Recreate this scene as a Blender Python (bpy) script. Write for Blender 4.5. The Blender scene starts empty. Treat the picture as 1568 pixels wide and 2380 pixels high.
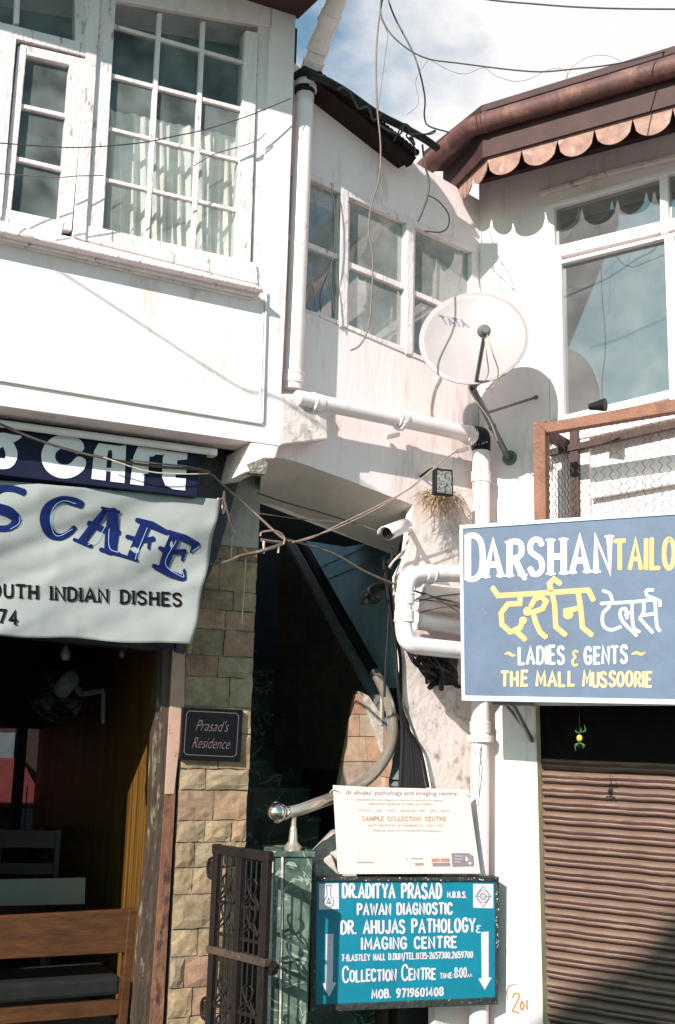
import bpy, bmesh, math, random
from mathutils import Vector, Matrix, noise
R = math.radians
rnd = random.Random(7)
C = bpy.context.scene.collection
SC = bpy.context.scene

# ------------------------------------------------------------------ camera
FPX, PITCH, ROLL = 2660.0, R(10.83), R(1.6)          # focal length in units of a 1568 x 2380 frame
CAM = Vector((0, 0, 1.7))
_F = Vector((0, math.cos(PITCH), math.sin(PITCH)))
_U0 = Vector((0, -math.sin(PITCH), math.cos(PITCH))); _R0 = Vector((1, 0, 0))
_RT = _R0*math.cos(ROLL) + _U0*math.sin(ROLL)
_UP = _U0*math.cos(ROLL) - _R0*math.sin(ROLL)
cd = bpy.data.cameras.new('camera'); co = bpy.data.objects.new('camera', cd); C.objects.link(co)
cd.sensor_fit = 'VERTICAL'; cd.sensor_height = 36; cd.lens = 36*FPX/2380
cd.clip_start = .05; cd.clip_end = 3000
m = Matrix((_RT, _UP, -_F)).transposed().to_4x4(); m.translation = CAM
co.matrix_world = m
SC.camera = co

# ------------------------------------------------------------------ light
SUN_AZ, SUN_EL = R(-30), R(28)        # azimuth from the camera's back (negative: to its left)
sv = Vector((math.sin(SUN_AZ)*math.cos(SUN_EL), -math.cos(SUN_AZ)*math.cos(SUN_EL), math.sin(SUN_EL)))
sl = bpy.data.lights.new('sun', 'SUN'); sl.energy = 5.0; sl.angle = R(.5); sl.color = (1, .895, .84)
so = bpy.data.objects.new('sun', sl); C.objects.link(so); so.location = sv*60
so.rotation_euler = sv.to_track_quat('Z', 'Y').to_euler()
SC.view_settings.view_transform = 'Standard'; SC.view_settings.look = 'None'
SC.view_settings.gamma = 1; SC.view_settings.use_curve_mapping = False
SC.view_settings.exposure = 0.68
W = bpy.data.worlds.new('World'); SC.world = W; W.use_nodes = True
nt = W.node_tree; N = nt.nodes; Lk = nt.links
bg = N['Background']; bg.inputs[1].default_value = .036
sky = N.new('ShaderNodeTexSky'); sky.sky_type = 'NISHITA'; sky.sun_disc = False
sky.sun_elevation = SUN_EL
sky.sun_rotation = math.atan2(sv.x, sv.y)
tc = N.new('ShaderNodeTexCoord'); mp = N.new('ShaderNodeMapping'); mp.inputs['Scale'].default_value = (1, 1, 1.6)
mp.inputs['Location'].default_value = (.62, .1, .32)
nz = N.new('ShaderNodeTexNoise'); nz.inputs['Scale'].default_value = 3.4; nz.inputs['Detail'].default_value = 9; nz.inputs['Roughness'].default_value = .55
dt = N.new('ShaderNodeVectorMath'); dt.operation = 'DOT_PRODUCT'; dt.inputs[1].default_value = Vector((.25, .85, .46)).normalized()
am = N.new('ShaderNodeMath'); am.operation = 'MULTIPLY_ADD'; am.inputs[1].default_value = .36; am.use_clamp = True    # cloud bank thickest ahead
gd_ = (_F*FPX + _RT*(800-784) + _UP*(1190-190)).normalized()      # a blue gap in the cloud over the stair house
dg_ = N.new('ShaderNodeVectorMath'); dg_.operation = 'DOT_PRODUCT'; dg_.inputs[1].default_value = gd_
mg = N.new('ShaderNodeMapRange'); mg.inputs[1].default_value = math.cos(R(8)); mg.inputs[2].default_value = 1; mg.inputs[3].default_value = 0; mg.inputs[4].default_value = .18
sb = N.new('ShaderNodeMath'); sb.operation = 'SUBTRACT'
rp = N.new('ShaderNodeValToRGB'); rp.color_ramp.elements[0].position = .60; rp.color_ramp.elements[1].position = .76; rp.color_ramp.elements[0].color = (.10, .10, .10, 1)
mx = N.new('ShaderNodeMixRGB'); mx.inputs[2].default_value = (17.6, 17.2, 17.2, 1)
tint = N.new('ShaderNodeMixRGB'); tint.blend_type = 'MULTIPLY'; tint.inputs[0].default_value = 1; tint.inputs[2].default_value = (1.5, 2.75, 2.65, 1)
Lk.new(tc.outputs['Generated'], mp.inputs[0]); Lk.new(mp.outputs[0], nz.inputs['Vector'])
Lk.new(tc.outputs['Generated'], dt.inputs[0]); Lk.new(dt.outputs['Value'], am.inputs[0]); Lk.new(nz.outputs[0], am.inputs[2]); Lk.new(am.outputs[0], sb.inputs[0]); Lk.new(tc.outputs['Generated'], dg_.inputs[0]); Lk.new(dg_.outputs['Value'], mg.inputs[0]); Lk.new(mg.outputs[0], sb.inputs[1]); Lk.new(sb.outputs[0], rp.inputs[0])
Lk.new(sky.outputs[0], tint.inputs[1]); Lk.new(rp.outputs[0], mx.inputs[0]); Lk.new(tint.outputs[0], mx.inputs[1]); Lk.new(mx.outputs[0], bg.inputs[0])

# ------------------------------------------------------------------ planes and measuring helpers
def ray(x, y): return (_F*FPX + _RT*(x-784) + _UP*(1190-y))
def atY(x, y, Y):
    d = ray(x, y); return CAM + d*(Y/d.y)
class Plane:
    def __init__(s, p, deg):
        a = R(deg); s.p = Vector((p.x, p.y, 0)); d = Vector((math.sin(a), math.cos(a), 0))
        s.e = d if d.x > 0 else -d
        n = Vector((s.e.y, -s.e.x, 0)); s.n = n if n.dot(-s.p) > 0 else -n
    def hit(s, x, y, w=0):
        d = ray(x, y); q = s.p + s.n*w
        return CAM + d*((q-CAM).dot(s.n)/d.dot(s.n))
    def off(s, w):
        o = object.__new__(Plane); o.p = s.p+s.n*w; o.e = s.e; o.n = s.n; return o
    def uz(s, v): return ((v-s.p).dot(s.e), v.z)
    def pt(s, u, z, w=0): return s.p + s.e*u + s.n*w + Vector((0, 0, z))
LC = Plane(atY(490, 1700, 6.0), 64)                  # shop front of the cafe: stone pier, opening
LU = LC.off(.5)                                       # its overhanging upper storey
_w0 = LU.hit(683, 500)
_nc = Vector((math.cos(R(51)), -math.sin(R(51)), 0))
CW = Plane(_w0 - _nc*.14, 51)                         # wall with the old window, over the stair
RW = Plane(CW.hit(1113, 600), -56)                    # tailor's house
TS = Plane(atY(945, 2200, 6.33), 75)                   # the two pathology boards
def I(x, y): return (x, y)
def zc(ox, oy, k): return lambda x, y: (ox+k*x, oy+k*y)
Z1 = zc(0, 0, .5); Z3 = zc(0, 470.4, .5); Z2 = zc(627.2, 0, .6); Z4 = zc(627.2, 376.3, .6); Z5 = zc(0, 940.8, .4)
Z6 = zc(439, 1066.2, .48); R1 = zc(1003.5, 1066.2, .36); R2 = zc(0, 1473.9, .4); R3 = zc(439, 1568, .48)
R4 = zc(1003.5, 1568, .36); R5 = zc(721.3, 1806.3, .3); R6 = zc(501.8, 1003.5, .28)

# ------------------------------------------------------------------ materials
MATS = {}
def nodes(mt): return mt.node_tree.nodes, mt.node_tree.links
def mat(name, col, rough=.7, var=.12, scale=6, bump=.0, bscale=None, dirt=None, dcol=(.2, .16, .12), metal=0, stretch=(1, 1, 1), spec=.5):
    """noise-varied paint/plaster/stone; dirt=(scale, lo, hi) lays thresholded wear patches of dcol"""
    if name in MATS: return MATS[name]
    mt = bpy.data.materials.new(name); mt.use_nodes = True; n, l = nodes(mt); b = n['Principled BSDF']
    b.inputs['Roughness'].default_value = rough; b.inputs['Metallic'].default_value = metal
    b.inputs['Specular IOR Level'].default_value = spec
    g = n.new('ShaderNodeNewGeometry'); mpn = n.new('ShaderNodeMapping'); mpn.inputs['Scale'].default_value = stretch
    l.new(g.outputs['Position'], mpn.inputs[0])
    t = n.new('ShaderNodeTexNoise'); t.inputs['Scale'].default_value = scale; t.inputs['Detail'].default_value = 7; t.inputs['Roughness'].default_value = .62
    l.new(mpn.outputs[0], t.inputs['Vector'])
    r = n.new('ShaderNodeValToRGB'); r.color_ramp.elements[0].position = .3; r.color_ramp.elements[1].position = .7
    r.color_ramp.elements[0].color = (*[c*(1-var) for c in col], 1); r.color_ramp.elements[1].color = (*[min(1, c*(1+var)) for c in col], 1)
    l.new(t.outputs[0], r.inputs[0]); out = r.outputs[0]
    if dirt:
        t2 = n.new('ShaderNodeTexNoise'); t2.inputs['Scale'].default_value = dirt[0]; t2.inputs['Detail'].default_value = 10; t2.inputs['Roughness'].default_value = .68
        l.new(mpn.outputs[0], t2.inputs['Vector'])
        r2 = n.new('ShaderNodeValToRGB'); r2.color_ramp.elements[0].position = dirt[1]; r2.color_ramp.elements[1].position = dirt[2]
        l.new(t2.outputs[0], r2.inputs[0])
        mm = n.new('ShaderNodeMixRGB'); mm.inputs[2].default_value = (*dcol, 1)
        l.new(r2.outputs[0], mm.inputs[0]); l.new(out, mm.inputs[1]); out = mm.outputs[0]
    l.new(out, b.inputs['Base Color'])
    if bump:
        t3 = n.new('ShaderNodeTexNoise'); t3.inputs['Scale'].default_value = bscale or scale*5; t3.inputs['Detail'].default_value = 8
        l.new(mpn.outputs[0], t3.inputs['Vector'])
        bp = n.new('ShaderNodeBump'); bp.inputs['Strength'].default_value = bump; bp.inputs['Distance'].default_value = .02
        l.new(t3.outputs[0], bp.inputs['Height']); l.new(bp.outputs[0], b.inputs['Normal'])
    MATS[name] = mt; return mt
def glass(name, dust, dcol, gloss=.25, tcol=(.8, .85, .85), gfac=1.0):
    if name in MATS: return MATS[name]
    mt = bpy.data.materials.new(name); mt.use_nodes = True; n, l = nodes(mt)
    n.remove(n['Principled BSDF']); o = n['Material Output']
    tr = n.new('ShaderNodeBsdfTransparent'); tr.inputs[0].default_value = (*tcol, 1)
    df = n.new('ShaderNodeBsdfDiffuse'); df.inputs[0].default_value = (*dcol, 1)
    gl = n.new('ShaderNodeBsdfGlossy'); gl.inputs['Roughness'].default_value = .02
    g = n.new('ShaderNodeNewGeometry'); t = n.new('ShaderNodeTexNoise'); t.inputs['Scale'].default_value = 5; t.inputs['Detail'].default_value = 6
    l.new(g.outputs['Position'], t.inputs['Vector'])
    mr = n.new('ShaderNodeMapRange'); mr.inputs[3].default_value = max(0, dust-.12); mr.inputs[4].default_value = dust+.12
    mr.inputs[1].default_value = .35; mr.inputs[2].default_value = .65
    l.new(t.outputs[0], mr.inputs[0])
    m1 = n.new('ShaderNodeMixShader'); l.new(mr.outputs[0], m1.inputs[0]); l.new(tr.outputs[0], m1.inputs[1]); l.new(df.outputs[0], m1.inputs[2])
    fw = n.new('ShaderNodeLayerWeight'); lw = n.new('ShaderNodeMath'); lw.operation = 'POWER'; lw.inputs[1].default_value = 4; l.new(fw.outputs['Facing'], lw.inputs[0])
    ma = n.new('ShaderNodeMath'); ma.operation = 'MULTIPLY_ADD'; ma.inputs[1].default_value = gfac; ma.inputs[2].default_value = gloss; ma.use_clamp = True
    l.new(lw.outputs[0], ma.inputs[0])
    m2 = n.new('ShaderNodeMixShader'); l.new(ma.outputs[0], m2.inputs[0]); l.new(m1.outputs[0], m2.inputs[1]); l.new(gl.outputs[0], m2.inputs[2])
    l.new(m2.outputs[0], o.inputs[0]); MATS[name] = mt; return mt
def tilemat(name, rough=.85, bump=.45, grain=26, var=.5, streak=False):
    """stone whose base tone comes from the per-tile colour attribute, broken up by grain"""
    if name in MATS: return MATS[name]
    mt = bpy.data.materials.new(name); mt.use_nodes = True; n, l = nodes(mt); b = n['Principled BSDF']; b.inputs['Roughness'].default_value = rough
    a = n.new('ShaderNodeVertexColor'); a.layer_name = 'tone'
    g = n.new('ShaderNodeNewGeometry')
    t = n.new('ShaderNodeTexNoise'); t.inputs['Scale'].default_value = grain; t.inputs['Detail'].default_value = 10; t.inputs['Roughness'].default_value = .75
    t2 = n.new('ShaderNodeTexWave' if streak else 'ShaderNodeTexNoise'); t2.inputs['Scale'].default_value = 7
    t2.inputs['Detail'].default_value = 5
    if streak: t2.inputs['Distortion'].default_value = 9
    else: t2.inputs['Roughness'].default_value = .6
    l.new(g.outputs['Position'], t.inputs['Vector']); l.new(g.outputs['Position'], t2.inputs['Vector'])
    ad = n.new('ShaderNodeMath'); ad.operation = 'ADD'; l.new(t.outputs[0], ad.inputs[0]); l.new(t2.outputs[1 if streak else 0], ad.inputs[1])
    mr = n.new('ShaderNodeMapRange'); mr.inputs[1].default_value = .7; mr.inputs[2].default_value = 1.35; mr.inputs[3].default_value = 1-var; mr.inputs[4].default_value = 1+var
    l.new(ad.outputs[0], mr.inputs[0])
    mu = n.new('ShaderNodeMixRGB'); mu.blend_type = 'MULTIPLY'; mu.inputs[0].default_value = 1
    l.new(a.outputs[0], mu.inputs[1]); l.new(mr.outputs[0], mu.inputs[2]); l.new(mu.outputs[0], b.inputs['Base Color'])
    bp = n.new('ShaderNodeBump'); bp.inputs['Strength'].default_value = bump; bp.inputs['Distance'].default_value = .012
    l.new(ad.outputs[0], bp.inputs['Height']); l.new(bp.outputs[0], b.inputs['Normal'])
    MATS[name] = mt; return mt
def marble(name, dark, light, vein, scale=5, rough=.25, thr=.06):
    if name in MATS: return MATS[name]
    mt = bpy.data.materials.new(name); mt.use_nodes = True; n, l = nodes(mt); b = n['Principled BSDF']; b.inputs['Roughness'].default_value = rough
    g = n.new('ShaderNodeNewGeometry'); t = n.new('ShaderNodeTexNoise'); t.inputs['Scale'].default_value = scale; t.inputs['Detail'].default_value = 9; t.inputs['Roughness'].default_value = .7; t.inputs['Distortion'].default_value = .6
    l.new(g.outputs['Position'], t.inputs['Vector'])
    r = n.new('ShaderNodeValToRGB'); r.color_ramp.elements[0].color = (*dark, 1); r.color_ramp.elements[1].color = (*light, 1); r.color_ramp.elements[0].position = .38; r.color_ramp.elements[1].position = .66
    l.new(t.outputs[0], r.inputs[0])
    v = n.new('ShaderNodeTexNoise'); v.inputs['Scale'].default_value = scale*.8; v.inputs['Detail'].default_value = 4; v.inputs['Distortion'].default_value = 1.5
    l.new(g.outputs['Position'], v.inputs['Vector'])
    s1 = n.new('ShaderNodeMath'); s1.operation = 'SUBTRACT'; s1.inputs[1].default_value = .5; l.new(v.outputs[0], s1.inputs[0])
    s2 = n.new('ShaderNodeMath'); s2.operation = 'ABSOLUTE'; l.new(s1.outputs[0], s2.inputs[0])
    mr = n.new('ShaderNodeMapRange'); mr.inputs[1].default_value = 0; mr.inputs[2].default_value = thr*.35; mr.inputs[3].default_value = .8; mr.inputs[4].default_value = 0
    l.new(s2.outputs[0], mr.inputs[0])
    mm = n.new('ShaderNodeMixRGB'); mm.inputs[2].default_value = (*vein, 1); l.new(mr.outputs[0], mm.inputs[0]); l.new(r.outputs[0], mm.inputs[1]); l.new(mm.outputs[0], b.inputs['Base Color'])
    MATS[name] = mt; return mt

M_plaster = mat('white_plaster', (.80, .71, .70), .85, .05, 3, .14, 26, dirt=(7, .54, .74), dcol=(.47, .39, .35), stretch=(1, 1, .22))
M_plaster_old = mat('stained_plaster', (.76, .67, .63), .9, .1, 4, .35, 22, dirt=(4.5, .56, .66), dcol=(.30, .27, .23))
M_wood = mat('flaking_white_paint', (.76, .68, .67), .7, .1, 9, .45, 60, dirt=(26, .58, .66), dcol=(.34, .29, .25), stretch=(1, 1, .35))
M_frame = mat('white_gloss_frame', (.8, .73, .72), .4, .04, 8)
M_pvc = mat('white_pvc', (.78, .70, .675), .38, .05, 5, dirt=(7, .58, .76), dcol=(.43, .37, .32))
M_black = mat('black_rubber', (.009, .009, .010), .6, .2, 20, spec=.25)
M_cable = mat('dark_cable', (.05, .045, .045), .6, .3, 30)
M_cable_b = mat('brown_cable', (.12, .09, .07), .6, .3, 30)
M_cable_b2 = mat('tan_cable', (.26, .19, .15), .6, .3, 30)
M_cable_w = mat('pale_cable', (.6, .5, .42), .6, .2, 30)
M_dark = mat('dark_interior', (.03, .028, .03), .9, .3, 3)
M_nearblack = mat('near_black_board', (.022, .024, .032), .45, .5, 12, .5, 14)  # near-black coat for the soffit, fascia and tarpaulin
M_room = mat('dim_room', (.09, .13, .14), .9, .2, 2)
M_rust = mat('brown_painted_metal', (.10, .042, .036), .6, .35, 8, .2, 40, dirt=(6, .52, .66), dcol=(.21, .105, .07), stretch=(1, 1, .6))
M_scallop = mat('faded_red_valance', (.30, .175, .135), .75, .3, 14, .15, dirt=(16, .54, .64), dcol=(.42, .31, .25))
M_eave = mat('dark_red_eave', (.05, .02, .018), .7, .3, 8)
M_roof = mat('rusted_roof_sheet', (.13, .06, .05), .7, .3, 9)
M_glassL = glass('dusty_old_glass', .24, (.40, .47, .45), .02)
M_glassC = glass('old_reflecting_glass', .46, (.50, .55, .52), .15)
M_glassR = glass('new_reflecting_glass', .52, (.215, .22, .22), .22, gfac=1.2)
M_navy = mat('navy_sign', (.006, .010, .033), .6, .25, 10, spec=.25)
M_white_paint = mat('white_letter_paint', (.78, .76, .77), .6, .06, 12)
M_letter_w = mat('painted_white_lettering', (.56, .53, .57), .6, .1, 18)
M_letter_y = mat('painted_yellow_lettering', (.60, .375, .15), .6, .1, 14)
M_blue_letter = mat('banner_blue_ink', (.003, .011, .075), .8, .15, 10, spec=.15)
M_ltblue = mat('pale_blue_ink', (.25, .42, .6), .5, .1, 10)
M_black_ink = mat('black_ink', (.008, .006, .006), .9, .1, 10, spec=.1)
M_banner = mat('vinyl_banner', (.275, .295, .285), .5, .05, 4, .06, 8)
M_signblue = mat('slate_blue_board', (.090, .132, .195), .6, .14, 5, .06, 30, dirt=(11, .66, .74), dcol=(.17, .22, .3))
M_signborder = mat('pale_blue_border', (.5, .6, .68), .55, .12, 8, dirt=(16, .62, .7), dcol=(.6, .58, .5))
M_teal = mat('teal_board', (.0, .165, .24), .5, .16, 4, dirt=(6, .6, .8), dcol=(.01, .23, .29))
M_frameblk = mat('black_wood_frame', (.018, .022, .02), .6, .5, 20, .4, 50, dirt=(30, .6, .68), dcol=(.2, .22, .18))
M_board = mat('faded_flex_board', (.62, .54, .51), .5, .06, 4, dirt=(5, .62, .8), dcol=(.52, .36, .36))
M_shutter = mat('rusty_brown_shutter', (.085, .043, .034), .55, .28, 5, .15, 40, dirt=(7, .55, .68), dcol=(.19, .12, .085), stretch=(.5, .5, 3))
M_dish = mat('grey_dish', (.34, .305, .30), .5, .06, 9)
M_steel_dk = mat('grey_mast_steel', (.13, .14, .135), .5, .3, 14, metal=.3)
M_brownwood = mat('weathered_brown_wood', (.20, .092, .055), .7, .3, 12, .4, 60, dirt=(18, .58, .66), dcol=(.13, .06, .045))
M_wire = mat('galvanised_wire', (.10, .06, .04), .5, .2, 20, metal=.3)
M_benchwood = mat('varnished_brown_wood', (.065, .024, .007), .4, .45, 7, .1, dirt=(9, .62, .78), dcol=(.14, .06, .025), stretch=(1, 1, 4))
M_cushion = mat('black_cushion', (.012, .013, .012), .8, .3, 9, spec=.2)
M_rustwood = mat('rust_streaked_jamb', (.17, .075, .04), .7, .4, 10, .5, 30, dirt=(12, .54, .62), dcol=(.05, .022, .016), stretch=(1, 1, .4))
M_pinkjamb = mat('pinkish_plaster_strip', (.42, .27, .20), .8, .12, 6, dirt=(7, .6, .66), dcol=(.25, .09, .05))
M_brass = mat('cream_steel_rail', (.62, .55, .45), .28, .12, 12, metal=.75)
M_chrome = mat('polished_steel', (.7, .66, .6), .16, .05, 5, metal=1)
M_gate = mat('dark_brown_iron', (.010, .007, .006), .6, .4, 18, .2, 40, dirt=(20, .66, .72), dcol=(.06, .035, .025), spec=.25)
M_greenmarble = marble('green_marble', (.03, .055, .042), (.14, .19, .145), (.36, .42, .34), 6)
M_darkmarble = marble('dark_green_marble', (.03, .06, .05), (.12, .20, .16), (.5, .56, .5), 4.5, thr=.035)
M_coping = marble('speckled_coping', (.28, .25, .22), (.52, .48, .43), (.6, .56, .5), 34, .5)
M_bluewall = mat('blue_grey_paint', (.34, .54, .62), .8, .15, 5)
M_soffit = mat('grey_soffit_plaster', (.66, .61, .54), .9, .09, 6, .15, 30)
M_straw = mat('dry_straw', (.42, .30, .19), .9, .3, 20)
M_lampglass = mat('dull_lamp_front', (.35, .36, .33), .4, .3, 60, dirt=(70, .5, .55), dcol=(.06, .06, .06))
M_green = mat('green_chilli', (.03, .13, .03), .6, .2, 20)
M_lemon = mat('yellow_lemon', (.65, .42, .06), .45, .1, 20)
M_curtain = mat('sheer_cream_curtain', (.85, .79, .72), .9, .06, 6)
M_plaque = mat('black_granite', (.004, .004, .006), .45, .3, 60, spec=.2)
M_engrave = mat('dull_engraving', (.13, .095, .095), .6, .1, 20)
M_ground = mat('worn_concrete_paving', (.10, .095, .088), .9, .2, 2, .3, 40)
M_floor = mat('cafe_floor', (.12, .11, .1), .7, .2, 3)
M_stone = tilemat('split_stone_tiles')
M_stone_s = tilemat('veined_stone_tiles', grain=14, var=.3)
def dusted(mt, dust, lo=.05, hi=.5):
    n, l = nodes(mt); b = n['Principled BSDF']; src = b.inputs['Base Color'].links[0].from_socket
    g = n.new('ShaderNodeNewGeometry'); sx = n.new('ShaderNodeSeparateXYZ'); l.new(g.outputs['True Normal'], sx.inputs[0])
    t = n.new('ShaderNodeTexNoise'); t.inputs['Scale'].default_value = 9; t.inputs['Detail'].default_value = 8; l.new(g.outputs['Position'], t.inputs['Vector'])
    ad = n.new('ShaderNodeMath'); ad.operation = 'MULTIPLY_ADD'; ad.inputs[1].default_value = .9; l.new(t.outputs[0], ad.inputs[0]); l.new(sx.outputs['Z'], ad.inputs[2])
    mr = n.new('ShaderNodeMapRange'); mr.inputs[1].default_value = lo+.4; mr.inputs[2].default_value = hi+.4; l.new(ad.outputs[0], mr.inputs[0])
    mm = n.new('ShaderNodeMixRGB'); mm.inputs[2].default_value = (*dust, 1); l.new(mr.outputs[0], mm.inputs[0]); l.new(src, mm.inputs[1]); l.new(mm.outputs[0], b.inputs['Base Color'])
dusted(M_shutter, (.17, .112, .082), .12, .6)
def plankmat():
    mt = bpy.data.materials.new('yellow_plank_lining'); mt.use_nodes = True; n, l = nodes(mt); b = n['Principled BSDF']; b.inputs['Roughness'].default_value = .45
    g = n.new('ShaderNodeNewGeometry'); mpn = n.new('ShaderNodeMapping'); mpn.inputs['Scale'].default_value = (22, 22, .6)
    t = n.new('ShaderNodeTexNoise'); t.inputs['Scale'].default_value = 1.6; t.inputs['Detail'].default_value = 6
    l.new(g.outputs['Position'], mpn.inputs[0]); l.new(mpn.outputs[0], t.inputs['Vector'])
    r = n.new('ShaderNodeValToRGB'); r.color_ramp.elements[0].position = .35; r.color_ramp.elements[1].position = .62
    r.color_ramp.elements[0].color = (.045, .02, .004, 1); r.color_ramp.elements[1].color = (.17, .088, .013, 1)
    l.new(t.outputs[0], r.inputs[0]); l.new(r.outputs[0], b.inputs['Base Color']); return mt
M_plank = plankmat()
def em(name, col, s):
    mt = bpy.data.materials.new(name); mt.use_nodes = True; b = mt.node_tree.nodes['Principled BSDF']
    b.inputs['Base Color'].default_value = (.7, .7, .7, 1); b.inputs['Emission Color'].default_value = (*col, 1); b.inputs['Emission Strength'].default_value = s; return mt

# ------------------------------------------------------------------ mesh helpers
def poly3(bm, front, off):
    f = [bm.verts.new(v) for v in front]; b = [bm.verts.new(v+off) for v in front]
    bm.faces.new(f); bm.faces.new(b[::-1]); k = len(f)
    return [bm.faces.new((f[i], b[i], b[(i+1) % k], f[(i+1) % k])) for i in range(k)]
def prism(bm, pl, pts, w1, w0, cv=I):
    poly3(bm, [pl.hit(*cv(*p), w1) for p in pts], -pl.n*(w1-w0))
def bar(bm, pl, a, b, wd, w1, w0, cv=I, wd2=None):
    a = Vector(cv(*a)); b = Vector(cv(*b)); k = cv(1, 0)[0]-cv(0, 0)[0]
    d = (b-a).normalized(); p = Vector((-d.y, d.x)); h1 = wd*k/2; h2 = (wd2 or wd)*k/2
    prism(bm, pl, [a+p*h1, b+p*h2, b-p*h2, a-p*h1], w1, w0)
def sheet(bm, pl, pts, w, cv=I): bm.faces.new([bm.verts.new(pl.hit(*cv(*p), w)) for p in pts])
def box3(bm, c, ax, ay, az, sx, sy, sz):
    vs = [bm.verts.new(c+ax*(sx*i)+ay*(sy*j)+az*(sz*k)) for i in (-.5, .5) for j in (-.5, .5) for k in (-.5, .5)]
    for q in ((0, 1, 3, 2), (4, 6, 7, 5), (0, 4, 5, 1), (2, 3, 7, 6), (0, 2, 6, 4), (1, 5, 7, 3)): bm.faces.new([vs[i] for i in q])
EX, EY, EZ = Vector((1, 0, 0)), Vector((0, 1, 0)), Vector((0, 0, 1))
def smoothpath(p, n=6):
    if len(p) < 3: return p
    o = []; q = [p[0]*2-p[1]]+list(p)+[p[-1]*2-p[-2]]
    for i in range(1, len(q)-2):
        for k in range(n):
            t = k/n; a, b, c, d = q[i-1], q[i], q[i+1], q[i+2]
            o.append(.5*((2*b)+(c-a)*t+(2*a-5*b+4*c-d)*t*t+(3*b-a-3*c+d)*t*t*t))
    o.append(p[-1]); return o
def tube(bm, path, r, seg=8, sm=6, cap=True):
    rr = r if isinstance(r, (list, tuple)) else None
    if sm:
        if rr:
            q = smoothpath([Vector((v.x, v.y, v.z, x)) for v, x in zip(path, rr)], sm) if len(path) > 2 else [Vector((v.x, v.y, v.z, x)) for v, x in zip(path, rr)]
            path = [Vector(v[:3]) for v in q]; rr = [v[3] for v in q]
        else: path = smoothpath([Vector(v) for v in path], sm)
    t0 = (path[1]-path[0]).normalized(); u = t0.orthogonal().normalized(); rings = []
    for i, p in enumerate(path):
        t = (path[min(i+1, len(path)-1)]-path[max(i-1, 0)]).normalized()
        u = (u-t*u.dot(t)).normalized(); v = t.cross(u); x = rr[i] if rr else r
        rings.append([bm.verts.new(p+(u*math.cos(a)+v*math.sin(a))*x) for a in [2*math.pi*k/seg for k in range(seg)]])
    for a, b in zip(rings, rings[1:]):
        for k in range(seg): bm.faces.new((a[k], a[(k+1) % seg], b[(k+1) % seg], b[k]))
    if cap: bm.faces.new(rings[0][::-1]); bm.faces.new(rings[-1])
def lathe(bm, o, ax, prof, seg=24):
    ax = ax.normalized(); u = ax.orthogonal().normalized(); v = ax.cross(u); rings = []
    for r, h in prof: rings.append([bm.verts.new(o+ax*h+(u*math.cos(a)+v*math.sin(a))*r) for a in [2*math.pi*k/seg for k in range(seg)]])
    for a, b in zip(rings, rings[1:]):
        for k in range(seg): bm.faces.new((a[k], a[(k+1) % seg], b[(k+1) % seg], b[k]))
    bm.faces.new(rings[0][::-1]); bm.faces.new(rings[-1])
def ball(bm, c, r, sx=1, seg=16): 
    ret = bmesh.ops.create_uvsphere(bm, u_segments=seg, v_segments=seg//2+2, radius=r, matrix=Matrix.Translation(c))
    return ret['verts']
def NB(): return bmesh.new()
ROOTS = []
def obj(name, bm, mt, parent=None, smooth=False, bevel=0, label=None, kind=None):
    bmesh.ops.recalc_face_normals(bm, faces=bm.faces)
    me = bpy.data.meshes.new(name); bm.to_mesh(me); bm.free(); me.materials.append(mt)
    o = bpy.data.objects.new(name, me); C.objects.link(o)
    if smooth:
        for p in me.polygons: p.use_smooth = True
        e = o.modifiers.new('split', 'EDGE_SPLIT'); e.split_angle = R(40)
    if bevel:
        b = o.modifiers.new('bevel', 'BEVEL'); b.width = bevel; b.segments = 2; b.limit_method = 'ANGLE'
    if parent: o.parent = parent
    else: ROOTS.append(o)
    if label: o['label'] = label
    if kind: o['kind'] = kind
    return o
def thing(name, label, cat, group=None):
    o = bpy.data.objects.new(name, None); C.objects.link(o); o.empty_display_size = .1
    o['label'] = label; o['category'] = cat
    if group: o['group'] = group
    ROOTS.append(o); return o
def tag(o, label, cat, group=None):
    o['label'] = label; o['category'] = cat
    if group: o['group'] = group
    return o
def struct(o): o['kind'] = 'structure'; return o

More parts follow.
